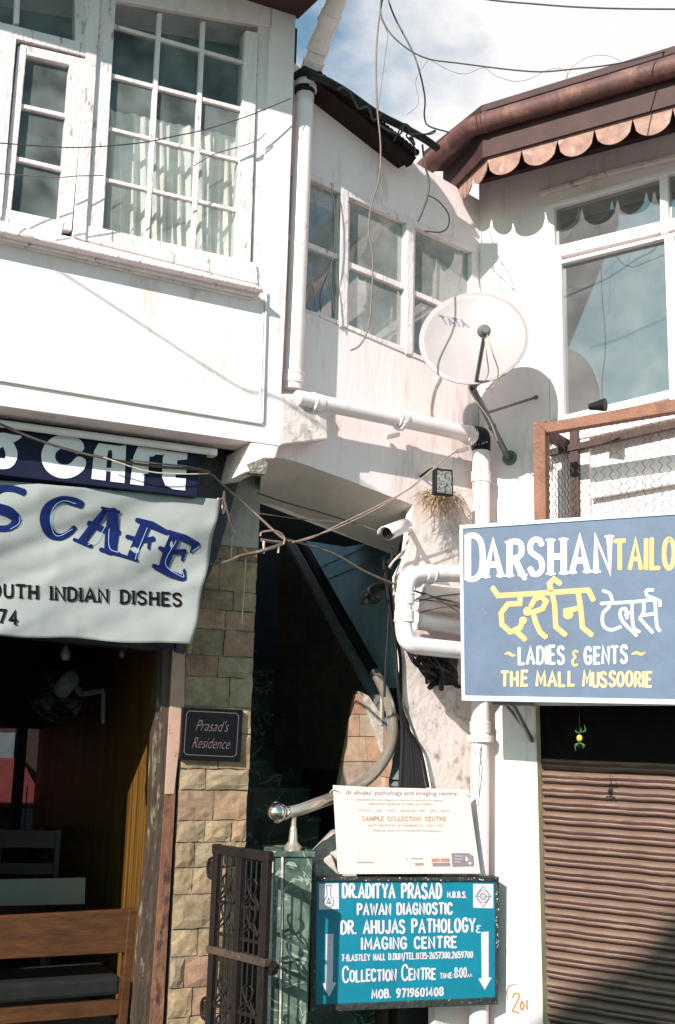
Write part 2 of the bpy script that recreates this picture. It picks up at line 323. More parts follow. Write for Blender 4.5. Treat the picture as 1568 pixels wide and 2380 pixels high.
# ------------------------------------------------------------------ lettering
GL = {
'A': (.62, ['0,0 .31,1 .62,0', '.13,.34 .49,.34']), 'B': (.5, ['0,0 0,1', 's0,1 .28,1 .44,.9 .44,.64 .28,.53 0,.53', 's0,.53 .32,.53 .5,.4 .5,.14 .34,0 0,0']),
'C': (.52, ['s.52,.8 .42,.97 .22,1 .05,.82 0,.5 .05,.18 .22,0 .42,.03 .52,.2']), 'D': (.52, ['0,0 0,1', 's0,1 .25,1 .46,.84 .52,.5 .46,.16 .25,0 0,0']),
'E': (.44, ['.44,1 0,1 0,0 .44,0', '0,.52 .36,.52']), 'F': (.42, ['.42,1 0,1 0,0', '0,.52 .34,.52']),
'G': (.54, ['s.52,.8 .42,.97 .22,1 .05,.82 0,.5 .05,.18 .22,0 .42,.03 .53,.2 .53,.44', '.3,.44 .53,.44']), 'H': (.52, ['0,0 0,1', '.52,0 .52,1', '0,.5 .52,.5']),
'I': (.02, ['0,0 0,1']), 'J': (.4, ['s.4,1 .4,.25 .3,.02 .12,.02 0,.2']), 'K': (.5, ['0,0 0,1', '.48,1 0,.45', '.16,.6 .5,0']), 'L': (.42, ['0,1 0,0 .42,0']),
'M': (.7, ['0,0 .06,1 .35,.25 .64,1 .7,0']), 'N': (.54, ['0,0 0,1 .54,0 .54,1']), 'O': (.56, ['s.28,1 .08,.86 0,.5 .08,.14 .28,0 .48,.14 .56,.5 .48,.86 .28,1']),
'P': (.48, ['0,0 0,1', 's0,1 .3,1 .47,.88 .47,.62 .3,.5 0,.48']), 'R': (.5, ['0,0 0,1', 's0,1 .3,1 .46,.88 .46,.64 .3,.53 0,.51', '.2,.51 .52,0']),
'S': (.5, ['s.47,.84 .37,.98 .15,.99 .02,.86 .04,.66 .22,.54 .42,.42 .49,.2 .38,.03 .14,0 0,.17']), 'T': (.54, ['0,1 .54,1', '.27,1 .27,0']),
'U': (.52, ['s0,1 0,.3 .08,.05 .26,0 .44,.05 .52,.3 .52,1']), 'V': (.58, ['0,1 .29,0 .58,1']), 'W': (.8, ['0,1 .2,0 .4,.8 .6,0 .8,1']), 'X': (.54, ['0,0 .54,1', '0,1 .54,0']),
'Y': (.56, ['0,1 .28,.48 .56,1', '.28,.48 .28,0']), 'Z': (.5, ['0,1 .5,1 0,0 .5,0']),
'0': (.48, ['s.24,1 .06,.86 0,.5 .06,.14 .24,0 .42,.14 .48,.5 .42,.86 .24,1']), '1': (.16, ['0,.82 .14,1 .14,0']), '2': (.46, ['s.02,.8 .1,.97 .3,1 .44,.84 .4,.6 .02,.0', '.02,0 .46,0']),
'3': (.46, ['s.02,.9 .2,1 .42,.9 .42,.64 .2,.53', 's.2,.53 .44,.46 .46,.14 .24,0 0,.1']), '4': (.5, ['.36,0 .36,1 0,.3 .5,.3']), '5': (.46, ['.42,1 .06,1 .04,.56', 's.04,.56 .26,.62 .46,.42 .42,.1 .2,0 0,.08']),
'6': (.46, ['s.4,.98 .14,.8 0,.4 .06,.06 .24,0 .44,.12 .44,.42 .24,.52 .04,.36']), '7': (.46, ['0,1 .46,1 .16,0']), '8': (.46, ['s.23,.54 .04,.66 .05,.9 .23,1 .41,.9 .42,.66 .23,.54 .02,.38 .03,.1 .23,0 .43,.1 .44,.38 .23,.54']),
'9': (.46, ['s.42,.62 .22,.48 .02,.58 .02,.88 .22,1 .42,.9 .44,.6 .32,.2 .08,.0']), '.': (.04, ['0,.0 .03,.05']), ',': (.06, ['.05,.06 0,-.12']), '-': (.22, ['0,.45 .22,.45']), '/': (.4, ['0,-.3 .4,1.15']),
':': (.04, ['0,.1 .02,.15', '0,.6 .02,.65']), "'": (.04, ['.04,1 0,.78']), '&': (.5, ['s.44,.96 .2,1 .08,.82 .24,.58 .04,.4 .02,.14 .2,0 .4,.08']), '~': (.6, ['s0,.4 .16,.58 .34,.46 .52,.4 .62,.56']), ' ': (.34, []),
}
def ribbon(bm, P, wd, fn, lift):
    """P: 2-D points in sign units, wd: widths; fn maps (x, y, lift) to 3-D; mitred strip with rounded ends"""
    n = len(P); Lf, Rt = [], []
    for i in range(n):
        a = P[max(i-1, 0)]; b = P[min(i+1, n-1)]
        d0 = (P[i]-a); d1 = (b-P[i])
        d0 = d0.normalized() if d0.length > 1e-9 else d1.normalized(); d1 = d1.normalized() if d1.length > 1e-9 else d0
        t = (d0+d1); t = t.normalized() if t.length > 1e-6 else d1
        nn = Vector((-t.y, t.x)); k = 1/max(.55, nn.dot(Vector((-d1.y, d1.x))))
        Lf.append(P[i]+nn*wd[i]*.5*k); Rt.append(P[i]-nn*wd[i]*.5*k)
    def cap(p, d, w):
        q = Vector((-d.y, d.x)); return [p+q*(w*.5*math.cos(a))+d*(w*.32*math.sin(a)) for a in (math.pi*.25, math.pi*.5, math.pi*.75)]
    e = cap(P[-1], (P[-1]-P[-2]).normalized(), wd[-1]); s = cap(P[0], (P[0]-P[1]).normalized(), wd[0])
    v1 = [bm.verts.new(fn(p.x, p.y, lift)) for p in Lf]; v2 = [bm.verts.new(fn(p.x, p.y, lift)) for p in Rt]
    for i in range(n-1): bm.faces.new((v1[i], v1[i+1], v2[i+1], v2[i]))
    ve = [bm.verts.new(fn(p.x, p.y, lift)) for p in e]; bm.faces.new([v1[-1]]+ve+[v2[-1]])
    vs = [bm.verts.new(fn(p.x, p.y, lift)) for p in s]; bm.faces.new([v2[0]]+vs+[v1[0]])
def on(pl, cv, w):
    return lambda x, y, l=0: pl.hit(*cv(x, y), w+l)
def strokes(bm, fn, sl, wd=None, sm=True):
    """sl: list of strokes [(x, y) or (x, y, width)]"""
    for i, s in enumerate(sl):
        p = [Vector((q[0], q[1], q[2] if len(q) > 2 else wd)) for q in s]
        if sm and len(p) > 2: p = smoothpath(p, 5)
        ribbon(bm, [Vector((q.x, q.y)) for q in p], [q.z for q in p], fn, .0004*(i % 6))
def fills(bm, fn, polys, lift=0):
    for i, p in enumerate(polys): bm.faces.new([bm.verts.new(fn(x, y, lift+.0003*i)) for x, y in p])
def words(bm, fn, txt, x0, x1, yt0, yb0, yt1, yb1, wt=.16, serif=0, jit=.02, gap=.17, big=(), bigk=1.25):
    """hand-painted capitals fitted between x0 and x1; yt/yb give top and baseline at both ends"""
    adv = 0; pos = []
    for i, ch in enumerate(txt):
        k = bigk if i in big else 1
        pos.append((adv, k)); adv += (GL[ch][0])*k+gap+wt*.75
    adv -= gap+wt*.75; sc = (x1-x0)/adv; cnt = 0
    def mapper(x, y):
        t = x/adv; return x0+x*sc, (yb0+(yb1-yb0)*t)*(1-y)+(yt0+(yt1-yt0)*t)*y
    hh = abs(yb0-yt0)
    for (a, k), ch in zip(pos, txt):
        jx, jy, js = rnd.uniform(-jit, jit), rnd.uniform(-jit, jit), 1+rnd.uniform(-jit, jit)
        def pp(q): return Vector(mapper(a+q.x*k+jx+q.y*jx, q.y*k*js+jy))
        for s in GL[ch][1]:
            smf = s[0] == 's'; q = [Vector(tuple(float(v) for v in z.split(','))) for z in s.lstrip('s').split()]
            if smf: q = smoothpath(q, 5)
            P = [pp(v) for v in q]; cnt += 1
            wdt = hh*wt
            if serif and len(q) == 2 or (serif and not smf):
                ribbon(bm, P, [wdt*1.1]*len(P), fn, .0004*(cnt % 7))
                for endp in (q[0], q[-1]):
                    if endp.y < .08 or endp.y > .92:
                        c = pp(endp); cnt += 1
                        ribbon(bm, [c+Vector((-wdt*serif, 0)), c+Vector((wdt*serif, 0))], [wdt*.42]*2, fn, .0004*(cnt % 7)+.0002)
            else: ribbon(bm, P, [wdt]*len(P), fn, .0004*(cnt % 7))
def printed(name, txt, fn, quad, mt, parent, bold=0, shear=0, space=1):
    """built-in font laid into a four-cornered box (tl, tr, br, bl)"""
    cu = bpy.data.curves.new('t', 'FONT'); cu.body = txt; cu.offset = bold; cu.shear = shear; cu.resolution_u = 3; cu.space_character = space
    o = bpy.data.objects.new('t', cu); C.objects.link(o); dg = bpy.context.evaluated_depsgraph_get(); dg.update()
    me = bpy.data.meshes.new_from_object(o.evaluated_get(dg)); bpy.data.objects.remove(o); bpy.data.curves.remove(cu)
    xs = [v.co.x for v in me.vertices]; ys = [v.co.y for v in me.vertices]; x0, x1, y0, y1 = min(xs), max(xs), min(ys), max(ys)
    tl, tr, br, bl = [Vector(q) for q in quad]
    for v in me.vertices:
        u = (v.co.x-x0)/(x1-x0); w = (v.co.y-y0)/(y1-y0)
        p = (bl*(1-u)+br*u)*(1-w)+(tl*(1-u)+tr*u)*w
        v.co = fn(p.x, p.y, 0)
    me.name = name; me.materials.append(mt); o = bpy.data.objects.new(name, me); C.objects.link(o); o.parent = parent; return o

# ================================================================== SETTING
bm = NB(); poly3(bm, [Vector((x, y, 0)) for x, y in ((-400, -400), (400, -400), (400, 400), (-400, 400))], Vector((0, 0, -.5)))
struct(obj('ground', bm, M_ground))

# ================================================================== CAFE BUILDING (left)
cafe = thing('cafe_building', 'white overhanging upper storey with paned wooden windows above the cafe front', 'building')
bm = NB()
prism(bm, LU, [(-260, 455), (606, 650), (665.5, 650), (652, 935), (651, 1036), (583, 1026), (-260, 905)], 0, -.22)
prism(bm, LU, [Z1(1262, -120), Z1(1380, -120), Z1(1331, 1300), Z1(1210, 1300)], .0, -.22)
prism(bm, LU, [Z1(-520, -420), Z1(1262, -120), Z1(1262, 128), Z1(540, 2), Z1(-520, -190)], .0, -.22)
obj('wall', bm, M_plaster, cafe)
bm = NB(); ux = LU.uz(LU.hit(-258, 700))[0]; zq0 = LU.hit(-255, 905).z; poly3(bm, [LU.pt(-4.2, zq0, -.003), LU.pt(ux, zq0, -.003), LU.pt(ux, 5.7, -.003), LU.pt(-4.2, 5.7, -.003)], -LU.n*.2); obj('side_bay_wall', bm, M_plaster, cafe)
bm = NB()   # sill and panel mouldings
prism(bm, LU, [(-260, 471), (612, 668), (610, 674), (-260, 480)], .10, -.02)
prism(bm, LU, [(-260, 482), (607, 679), (600, 690), (-260, 495)], .045, -.02)
prism(bm, LU, [(-260, 498), (590, 692), (586, 697), (-260, 504)], .02, -.02)
obj('sill', bm, M_wood, cafe, bevel=.006)
bm = NB()
bar(bm, LU, (1239, 410), (1221, 1022), 7, .016, -.01, Z3); bar(bm, LU, (-400, 760), (1218, 1026), 7, .016, -.01, Z3)
bar(bm, LU, (1226, 440), (1210, 1008), 4, .010, -.01, Z3)
obj('panel_moulding', bm, M_plaster, cafe, bevel=.004)
# big window
win = NB()
prism(win, LU, [(470, -40), (540, -30), (478, 1075), (398, 1118), (405, 900)], .0, -.08, Z1)
prism(win, LU, [(390, 1116), (396, 1045), (480, 1061), (1100, 1200), (1190, 1222), (1202, 1322)], .008, -.08, Z1)
prism(win, LU, [(1140, 140), (1200, 150), (1164, 1236), (1094, 1222)], .003, -.08, Z1)
prism(win, LU, [(1200, 100), (1262, 100), (1212, 1330), (1168, 1320)], -.012, -.08, Z1)
wo = obj('window', win, M_wood, cafe, bevel=.004)
b = NB()
for a, c in (((743, 60), (683, 1128)), ((945, 100), (897, 1172))): bar(b, LU, a, c, 21, -.012, -.045, Z1)
for a, c, w_ in (((530, 118), (1140, 292), 16), ((510, 347), (1130, 508), 18), ((490, 592), (1115, 745), 16), ((478, 830), (1105, 977), 16)):
    bar(b, LU, a, c, w_, -.016, -.042, Z1)
obj('glazing_bars', b, M_wood, wo, bevel=.003)
b = NB(); sheet(b, LU, [(520, -20), (1150, 100), (1095, 1210), (474, 1068)], -.03, Z1); obj('pane', b, M_glassL, wo)
# left casement
b = NB()
bar(b, LU, (92, 226), (398, 296), 44, .0, -.05, Z1); bar(b, LU, (105, 215), (28, 1010), 42, .003, -.05, Z1)
bar(b, LU, (362, 290), (300, 1068), 74, .003, -.05, Z1, 66); bar(b, LU, (-10, 1000), (292, 1064), 74, .006, -.05, Z1)
bar(b, LU, (85, 487), (325, 541), 20, -.008, -.04, Z1); bar(b, LU, (68, 733), (305, 789), 20, -.008, -.04, Z1)
wc = obj('window', b, M_wood, cafe, bevel=.004)
b = NB(); sheet(b, LU, [(100, 225), (345, 285), (290, 1050), (30, 985)], -.028, Z1); obj('pane', b, M_glassL, wc)
# frame round the casement, fanlight above
b = NB()
prism(b, LU, [(396, -60), (470, -45), (398, 1120), (340, 1095), (400, 290)], .018, -.08, Z1)
prism(b, LU, [(-520, 40), (76, 179), (8, 1010), (-520, 905)], .02, -.08, Z1)
bar(b, LU, (-520, 2), (405, 232), 58, .012, -.08, Z1)
bar(b, LU, (85, -80), (77, 110), 24, .0, -.05, Z1); prism(b, LU, [(350, -80), (398, -70), (402, 240), (352, 215)], .0, -.08, Z1)
prism(b, LU, [(-520, 905), (-10, 1030), (340, 1108), (400, 1125), (1215, 1330), (1215, 1352), (-520, 955)], .012, -.08, Z1)
wf = obj('window_frame', b, M_wood, cafe, bevel=.004)
b = NB(); sheet(b, LU, [(-520, -200), (360, -70), (360, 200), (-520, -20)], -.028, Z1); obj('pane', b, M_glassL, wf)
# room behind
b = NB(); poly3(b, [LU.pt(-2.6, 3.0, -.24), LU.pt(.24, 3.0, -.24), LU.pt(.24, 5.3, -.24), LU.pt(-2.6, 5.3, -.24)], -LU.n*.001)
for f in list(b.faces): b.faces.remove(f)
for v in list(b.verts): b.verts.remove(v)
def rect(b, pts): b.faces.new([b.verts.new(p) for p in pts])
u0, u1, za, zb, d0, d1 = -2.8, .22, 3.3, 5.6, -.23, -2.2
for q in (((u0, za, d1), (u1, za, d1), (u1, zb, d1), (u0, zb, d1)), ((u0, za, d0), (u1, za, d0), (u1, za, d1), (u0, za, d1)), ((u0, zb, d0), (u1, zb, d0), (u1, zb, d1), (u0, zb, d1)), ((u1, za, d0), (u1, za, d1), (u1, zb, d1), (u1, zb, d0)), ((u0, za, d0), (u0, za, d1), (u0, zb, d1), (u0, zb, d0))):
    rect(b, [LU.pt(u, z, w) for u, z, w in q])
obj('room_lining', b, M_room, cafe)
def curtain(x0, x1, yt, yb, w, lab, waves, seed):
    b = NB(); nx, ny = 90, 14; g = []
    for i in range(nx+1):
        t = i/nx; x = x0+(x1-x0)*t; col = []
        ph = t*waves*6.283+seed+4.2*noise.noise(Vector((t*4, seed, 0)))
        for j in range(ny+1):
            s = j/ny; ya = yt[0]+(yt[1]-yt[0])*t; yb_ = yb[0]+(yb[1]-yb[0])*t
            p = LU.hit(*Z1(x, ya+(yb_-ya)*s), w)
            am = (.010+.024*s)*(.6+.9*abs(noise.noise(Vector((t*7, 4, seed))))); col.append(b.verts.new(p+LU.n*(am*math.sin(ph+s*.8*math.sin(seed+t*9))+.02*noise.noise(Vector((t*9, s*2, seed))))))
        g.append(col)
    for i in range(nx):
        for j in range(ny): b.faces.new((g[i][j], g[i+1][j], g[i+1][j+1], g[i][j+1]))
    return tag(obj('curtain', b, M_curtain, smooth=True), lab, 'curtain')
curtain(470, 1140, (500, 645), (1085, 1260), -.13, 'sheer cream curtain gathered across the lower half of the wide paned window', 15, .3)
# eave
b = NB(); ze = LU.hit(640, 22).z
uc = LU.uz(LU.hit(688, 33))[0]; poly3(b, [LU.pt(-2.6, ze, .62), LU.pt(uc+.10, ze, .62), LU.pt(uc+.02, ze, -.02), LU.pt(-2.6, ze, -.02)], Vector((0, 0, .12)))
obj('eave', b, M_eave, cafe)
# overhang soffit, fascia behind the signs
b = NB()
zl = LU.hit(583, 1026).z
poly3(b, [LU.pt(-4, zl+.02, -.01), LU.pt(.16, zl+.02, -.01), LU.pt(.16, zl+.02, -.6), LU.pt(-4, zl+.02, -.6)], Vector((0, 0, .12)))
obj('overhang_soffit', b, M_nearblack, cafe)
b = NB(); prism(b, LC, [(-500, 960), (585, 1060), (498, 1330), (428, 1520), (-500, 1420)], -.05, -.2)
obj('fascia_board', b, M_nearblack, cafe)
# white block under the corner of the overhang
b = NB(); prism(b, LU, [(583, 1027), (652, 1030), (640, 1066), (611, 1066), (612, 1092), (566, 1099)], -.004, -.4)
obj('corner_block', b, M_plaster_old, cafe, bevel=.008)
b = NB(); prism(b, LU, [R6(262, 268), R6(395, 215), R6(430, 262), R6(408, 352), R6(300, 340)], .012, -.05)
obj('broken_plaster', b, mat('broken_plaster_patch', (.22, .2, .18), .95, .5, 40, .9, 60), cafe)
# interior of the cafe
b = NB()
J = LC.uz(LC.hit(404, 1900))[0]; DEP = -3.4
def rr(q): rect(b, [LC.pt(*p) for p in q])
rr(((-4.5, .12, -.02), (J, .12, -.02), (J, .12, DEP), (-4.5, .12, DEP)))
obj('floor', b, M_floor, cafe)
b = NB(); poly3(b, [LC.pt(-4.6, 0, .0), LC.pt(J-1.32, 0, .0), LC.pt(J-1.32, zl, .0), LC.pt(-4.6, zl, .0)], -LC.n*.15); obj('sun_stop_wall', b, M_plaster_old, cafe)  # unseen wall left of the doorway, added to keep sun off the planks
b = NB(); rr(((-4.5, 2.55, -.02), (J, 2.55, -.02), (J, 2.55, DEP), (-4.5, 2.55, DEP))); rr(((-4.5, 0, -.02), (-4.5, 0, DEP), (-4.5, 2.55, DEP), (-4.5, 2.55, -.02)))
obj('ceiling', b, M_dark, cafe)
b = NB()
poly3(b, [LC.pt(J+.02, 0, -.03), LC.pt(J+.02, 0, DEP), LC.pt(J+.02, 2.55, DEP), LC.pt(J+.02, 2.55, -.03)], LC.e*.08)
obj('plank_lining', b, M_plank, cafe)
# back wall with a window opening
wa = LC.uz(LC.hit(238, 1700, DEP))[0]; wz1 = LC.hit(120, 1680, DEP).z; wz0 = LC.hit(120, 1985, DEP).z; wl = wa-1.25
b = NB()
for q in (((-4.5, 0), (J+.1, 0), (J+.1, wz0), (-4.5, wz0)), ((-4.5, wz1), (J+.1, wz1), (J+.1, 2.6), (-4.5, 2.6)), ((wa, wz0), (J+.1, wz0), (J+.1, wz1), (wa, wz1)), ((-4.5, wz0), (wl, wz0), (wl, wz1), (-4.5, wz1))):
    poly3(b, [LC.pt(u, z, DEP) for u, z in q], -LC.n*.12)
obj('back_wall', b, M_dark, cafe)
b = NB()
for u in (wl+.02, wa-.62, wa-.02): poly3(b, [LC.pt(u-.035*(1 if u < wa-.3 else .7), wz0, DEP+.02), LC.pt(u+.035, wz0, DEP+.02), LC.pt(u+.035, wz1, DEP+.02), LC.pt(u-.035, wz1, DEP+.02)], -LC.n*.08)
for z in (wz0+.02, wz1-.02): poly3(b, [LC.pt(wl, z-.03, DEP+.024), LC.pt(wa, z-.03, DEP+.024), LC.pt(wa, z+.03, DEP+.024), LC.pt(wl, z+.03, DEP+.024)], -LC.n*.08)
for k in range(9):
    u = wa-.55+k*.06; poly3(b, [LC.pt(u, wz0, DEP-.03), LC.pt(u+.008, wz0, DEP-.03), LC.pt(u+.008, wz0+.5, DEP-.03), LC.pt(u, wz0+.5, DEP-.03)], -LC.n*.008)
wb = obj('window', b, M_dark, cafe)
b = NB(); rect(b, [LC.pt(u, z, DEP-.05) for u, z in ((wl, wz0), (wa, wz0), (wa, wz1), (wl, wz1))]); obj('pane', b, glass('dirty_back_glass', .06, (.1, .12, .12), .02, (.15, .16, .17)), wb)
# house seen through the back window
bh = thing('brick_house', 'dim brick house with red roof seen through the back window of the cafe', 'house')
b = NB(); poly3(b, [LC.pt(-6, 0, DEP-2.4), LC.pt(1, 0, DEP-2.4), LC.pt(1, 4, DEP-2.4), LC.pt(-6, 4, DEP-2.4)], -LC.n*.3)
obj('wall', b, mat('dim_brick', (.2, .11, .09), .9, .35, 9, .4), bh)
b = NB(); q = LC.hit(30, 1830, DEP-2.1); uq, zq = LC.uz(q)
poly3(b, [LC.pt(uq-1.5, zq-.1, DEP-1.8), LC.pt(uq+.25, zq-.18, DEP-1.8), LC.pt(uq+.1, zq+.22, DEP-2.35), LC.pt(uq-1.5, zq+.22, DEP-2.35)], Vector((0, 0, .04)))
obj('roof', b, mat('red_roof_sheet', (.42, .09, .08), .6, .2, 9), bh)
b = NB()
for x, y, w_, h_ in ((125, 1775, .22, .38), (75, 1930, .3, .5), (8, 1740, .2, .3)):
    u, z = LC.uz(LC.hit(x, y, DEP-2.35)); poly3(b, [LC.pt(u-w_/2, z-h_/2, DEP-2.36), LC.pt(u+w_/2, z-h_/2, DEP-2.36), LC.pt(u+w_/2, z+h_/2, DEP-2.36), LC.pt(u-w_/2, z+h_/2, DEP-2.36)], -LC.n*.05)
obj('window', b, mat('pale_window', (.5, .62, .62), .5, .2, 9), bh)

# ------------------------------------------------------------------ stone pier with jamb
def tiles(b, lay, fpt, us, zs, seed, tones, h=.014, gap=.0025, wmin=.12, wmax=.32, clip=None):
    """rows of split-face tiles; us/zs give the extent, fpt(u, z, w) the surface"""
    rg = random.Random(seed); z = zs[0]
    while z < zs[1]:
        hh = rg.uniform(.10, .18); u = us[0]-rg.uniform(0, .15)
        while u < us[1]:
            ww = rg.uniform(wmin, wmax); a, c = max(u, us[0]), min(u+ww, us[1])
            if us[1]-c < .05: c = us[1]; ww = 9
            if c-a > .02:
                gp_ = gap*rg.uniform(.6, 1.5); za, zb_ = z+gp_, min(z+hh, zs[1])-gap*rg.uniform(.6, 1.5); a2, c2 = a+gp_, c-gap; jt = lambda: rg.uniform(-.0035, .0035); t = rg.choice(tones); k = rg.uniform(.78, 1.08); t = (t[0]*k*1.1, t[1]*k, t[2]*k*.84, 1)
                n = 4; e = h*rg.uniform(.45, 1.7); so_ = rg.random()*50; G = []
                for i in range(n+1):
                    G.append([b.verts.new(fpt(a2+(c2-a2)*i/n+jt(), za+(zb_-za)*j/n+jt(), (e+.006*noise.noise(Vector((i*.9+so_, j*.9, 0)))) if 0 < i < n and 0 < j < n else e*.55)) for j in range(n+1)])
                fs = [b.faces.new((G[i][j], G[i+1][j], G[i+1][j+1], G[i][j+1])) for i in range(n) for j in range(n)]
                edge = [G[i][0] for i in range(n+1)]+[G[n][j] for j in range(1, n+1)]+[G[i][n] for i in range(n-1, -1, -1)]+[G[0][j] for j in range(n-1, 0, -1)]
                low = []
                for v in edge: low.append(b.verts.new(v.co-fpt.nrm*e*.55))
                for i in range(len(edge)): fs.append(b.faces.new((edge[i], edge[(i+1) % len(edge)], low[(i+1) % len(edge)], low[i])))
                for f in fs:
                    for lp in f.loops: lp[lay] = t
            u += ww
        z += hh
class Fp:
    def __init__(s, pl, w): s.pl, s.w, s.nrm = pl, w, pl.n
    def __call__(s, u, z, w): return s.pl.pt(u, z, s.w+w)
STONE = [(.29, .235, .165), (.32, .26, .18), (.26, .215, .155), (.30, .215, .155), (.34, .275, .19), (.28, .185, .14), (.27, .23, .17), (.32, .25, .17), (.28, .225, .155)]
pier = thing('stone_pier', 'pier faced with beige split stone tiles between cafe doorway and staircase', 'pier')
ul = LC.uz(LC.hit(404, 1900))[0]+.015; ur = LC.uz(LC.hit(578, 1760))[0]
b = NB(); poly3(b, [LC.pt(ul, 0, 0), LC.pt(ur, 0, 0), LC.pt(ur, zl, 0), LC.pt(ul, zl, 0)], -LC.n*.34)
obj('core', b, mat('grey_mortar', (.17, .15, .125), .95, .2, 12, .4), pier)
b = NB(); lay = b.loops.layers.float_color.new('tone'); ztop = LC.hit(540, 1270).z
tiles(b, lay, Fp(LC, .001), (ul, ur), (0, ztop), 11, STONE)
obj('stone_cladding', b, M_stone, pier)
b = NB(); poly3(b, [LC.pt(ul, ztop, .012), LC.pt(ur, ztop, .012), LC.pt(ur, zl, .012), LC.pt(ul, zl, .012)], -LC.n*.02)
obj('plaster_head', b, mat('grey_plaster_head', (.36, .34, .30), .9, .15, 7, .3, dirt=(6, .55, .7), dcol=(.22, .21, .18)), pier)
# door jamb strips
jb = thing('door_jamb', 'rust streaked door jamb of several strips on the right of the cafe doorway', 'door jamb')
b = NB(); prism(b, LC, [(430, 1505), (428, 1640), (410, 1790), (404, 1845), (384, 1845), (402, 1510)], .02, -.1); obj('plaster_strip', b, M_pinkjamb, jb)
b = NB(); prism(b, LC, [(410, 1790), (401, 1960), (392, 2120), (376, 2420), (345, 2420), (376, 1960), (384, 1845), (404, 1845)], .016, -.1); obj('rusty_strip', b, M_rustwood, jb)
b = NB(); prism(b, LC, [(402, 1510), (376, 1960), (362, 2160), (345, 2420), (334, 2420), (364, 1960), (378, 1510)], .005, -.1)
prism(b, LC, [(376, 1510), (362, 1960), (343, 2200), (331, 2420), (312, 2420), (332, 2120), (350, 1960), (368, 1510)], -.03, -.12)
obj('inner_strip', b, mat('dull_brown_strip', (.05, .033, .022), .6, .4, 14, .3, dirt=(14, .56, .62), dcol=(.22, .19, .13), stretch=(1, 1, .3)), jb)
# plaque
pq = thing('name_plaque', "black granite plaque engraved Prasad's Residence on the stone pier", 'plaque')
b = NB(); prism(b, LC, [R2(1062, 424), R2(1412, 440), R2(1396, 742), R2(1046, 730)], .045, .008); obj('slab', b, M_plaque, pq, bevel=.003)
f = on(LC, R2, .0465)
b = NB(); strokes(b, f, [[(1083, 462), (1098, 446), (1370, 460), (1386, 476), (1372, 698), (1354, 712), (1082, 700), (1068, 684), (1083, 462)]], 4, sm=False); obj('border_line', b, M_engrave, pq)
printed('lettering', "Prasad's", f, ((1138, 495), (1330, 505), (1330, 568), (1134, 560)), M_engrave, pq, -.012, .5)
printed('lettering', 'Residence', f, ((1118, 598), (1338, 608), (1336, 668), (1114, 660)), M_engrave, pq, -.012, .5)

# ------------------------------------------------------------------ cafe signs
sg = thing('shop_sign', 'navy sign board with fat white retro letters ending in CAFE, above the banner', 'sign')
b = NB(); prism(b, LC, [Z5(-300, 90), Z5(1162, 284), Z5(1142, 537), Z5(-300, 372)], .30, .22); obj('board', b, M_navy, sg, bevel=.003)
f = on(LC, Z5, .303); b = NB()
strokes(b, f, [[(118, 186, 16), (70, 196, 50), (0, 205, 84), (-70, 250, 80)], [(38, 215, 60), (66, 285, 70), (40, 340, 62), (-50, 335, 64)]])
ring = [(375+96*math.cos(R(a)), 300+88*math.sin(R(a)), 80 if 30 < a < 330 else 70) for a in range(16, 346, 15)]
strokes(b, f, [ring])
fills(b, f, [[(572, 222), (640, 232), (650, 262), (628, 265), (622, 300), (612, 440), (530, 430), (545, 270)], [(640, 232), (700, 238), (732, 232), (722, 455), (640, 445), (643, 388), (617, 384), (619, 366), (645, 366), (652, 290), (648, 264)],
  [(800, 242), (868, 250), (868, 290), (860, 400), (838, 400), (833, 470), (755, 460), (775, 300)], [(868, 250), (968, 266), (945, 292), (905, 288), (890, 300), (868, 302)],
  [(960, 268), (1088, 282), (1085, 318), (1030, 322), (1026, 346), (1086, 352), (1082, 398), (1018, 402), (1020, 424), (1080, 428), (1074, 498), (1005, 490), (960, 468), (940, 418), (944, 310)]], .0004)
obj('lettering', b, M_white_paint, sg)
bn = thing('cafe_banner', 'sagging white vinyl banner with blue CAFE lettering hung over the cafe doorway', 'banner')
def bnf(x, y, l=0):
    # wrinkled hanging cloth, x/y in banner drawing units
    k = .012*math.sin(x*.006+y*.011)+.02*noise.noise(Vector((x*.0026, y*.005, 3)))+.010*noise.noise(Vector((x*.004+y*.009, y*.003, 9)))
    e = max(0, (x-1000)/260); k += .02*e*math.sin(y*.02)
    k += .05*max(0, (y-450)/900)**2
    k -= .004*abs(noise.noise(Vector((x*.002+y*.0075, y*.0022-x*.0035, 21))))*2+.004*abs(noise.noise(Vector((x*.009, y*.013, 31))))
    return LC.hit(*Z5(x, y), .27+k+l)
b = NB(); G = []; nx, ny = 70, 50
for i in range(nx+1):
    t = i/nx; col = []
    for j in range(ny+1):
        s = j/ny; xr = 1280+(1115-1280)*s+5*math.sin(s*17); x = -380+(xr+380)*t
        yt = 440+(x/1280)*110+10*math.sin(t*3.14)*0; yb = 1340+(x/1115)*56+6*math.sin(x*.011)
        col.append(b.verts.new(bnf(x, yt+(yb-yt)*s)))
    G.append(col)
for i in range(nx):
    for j in range(ny): b.faces.new((G[i][j], G[i+1][j], G[i+1][j+1], G[i][j+1]))
o = obj('cloth', b, M_banner, bn, smooth=True); sd = o.modifiers.new('thick', 'SOLIDIFY'); sd.thickness = .002; sd.offset = -1
ff = lambda x, y, l=0: bnf(x, y, .007+l)
b = NB()
strokes(b, ff, [[(138, 508, 40), (70, 486, 36), (-5, 492, 44), (-62, 545, 52), (-25, 595, 60), (50, 622, 62), (92, 668, 52), (55, 712, 38), (-15, 718, 36), (-90, 698, 34)],
 [(472, 580, 46), (425, 562, 50), (355, 550, 38), (285, 590, 52), (258, 660, 58), (285, 740, 56), (345, 768, 40), (400, 745, 34), (432, 712, 30)]])
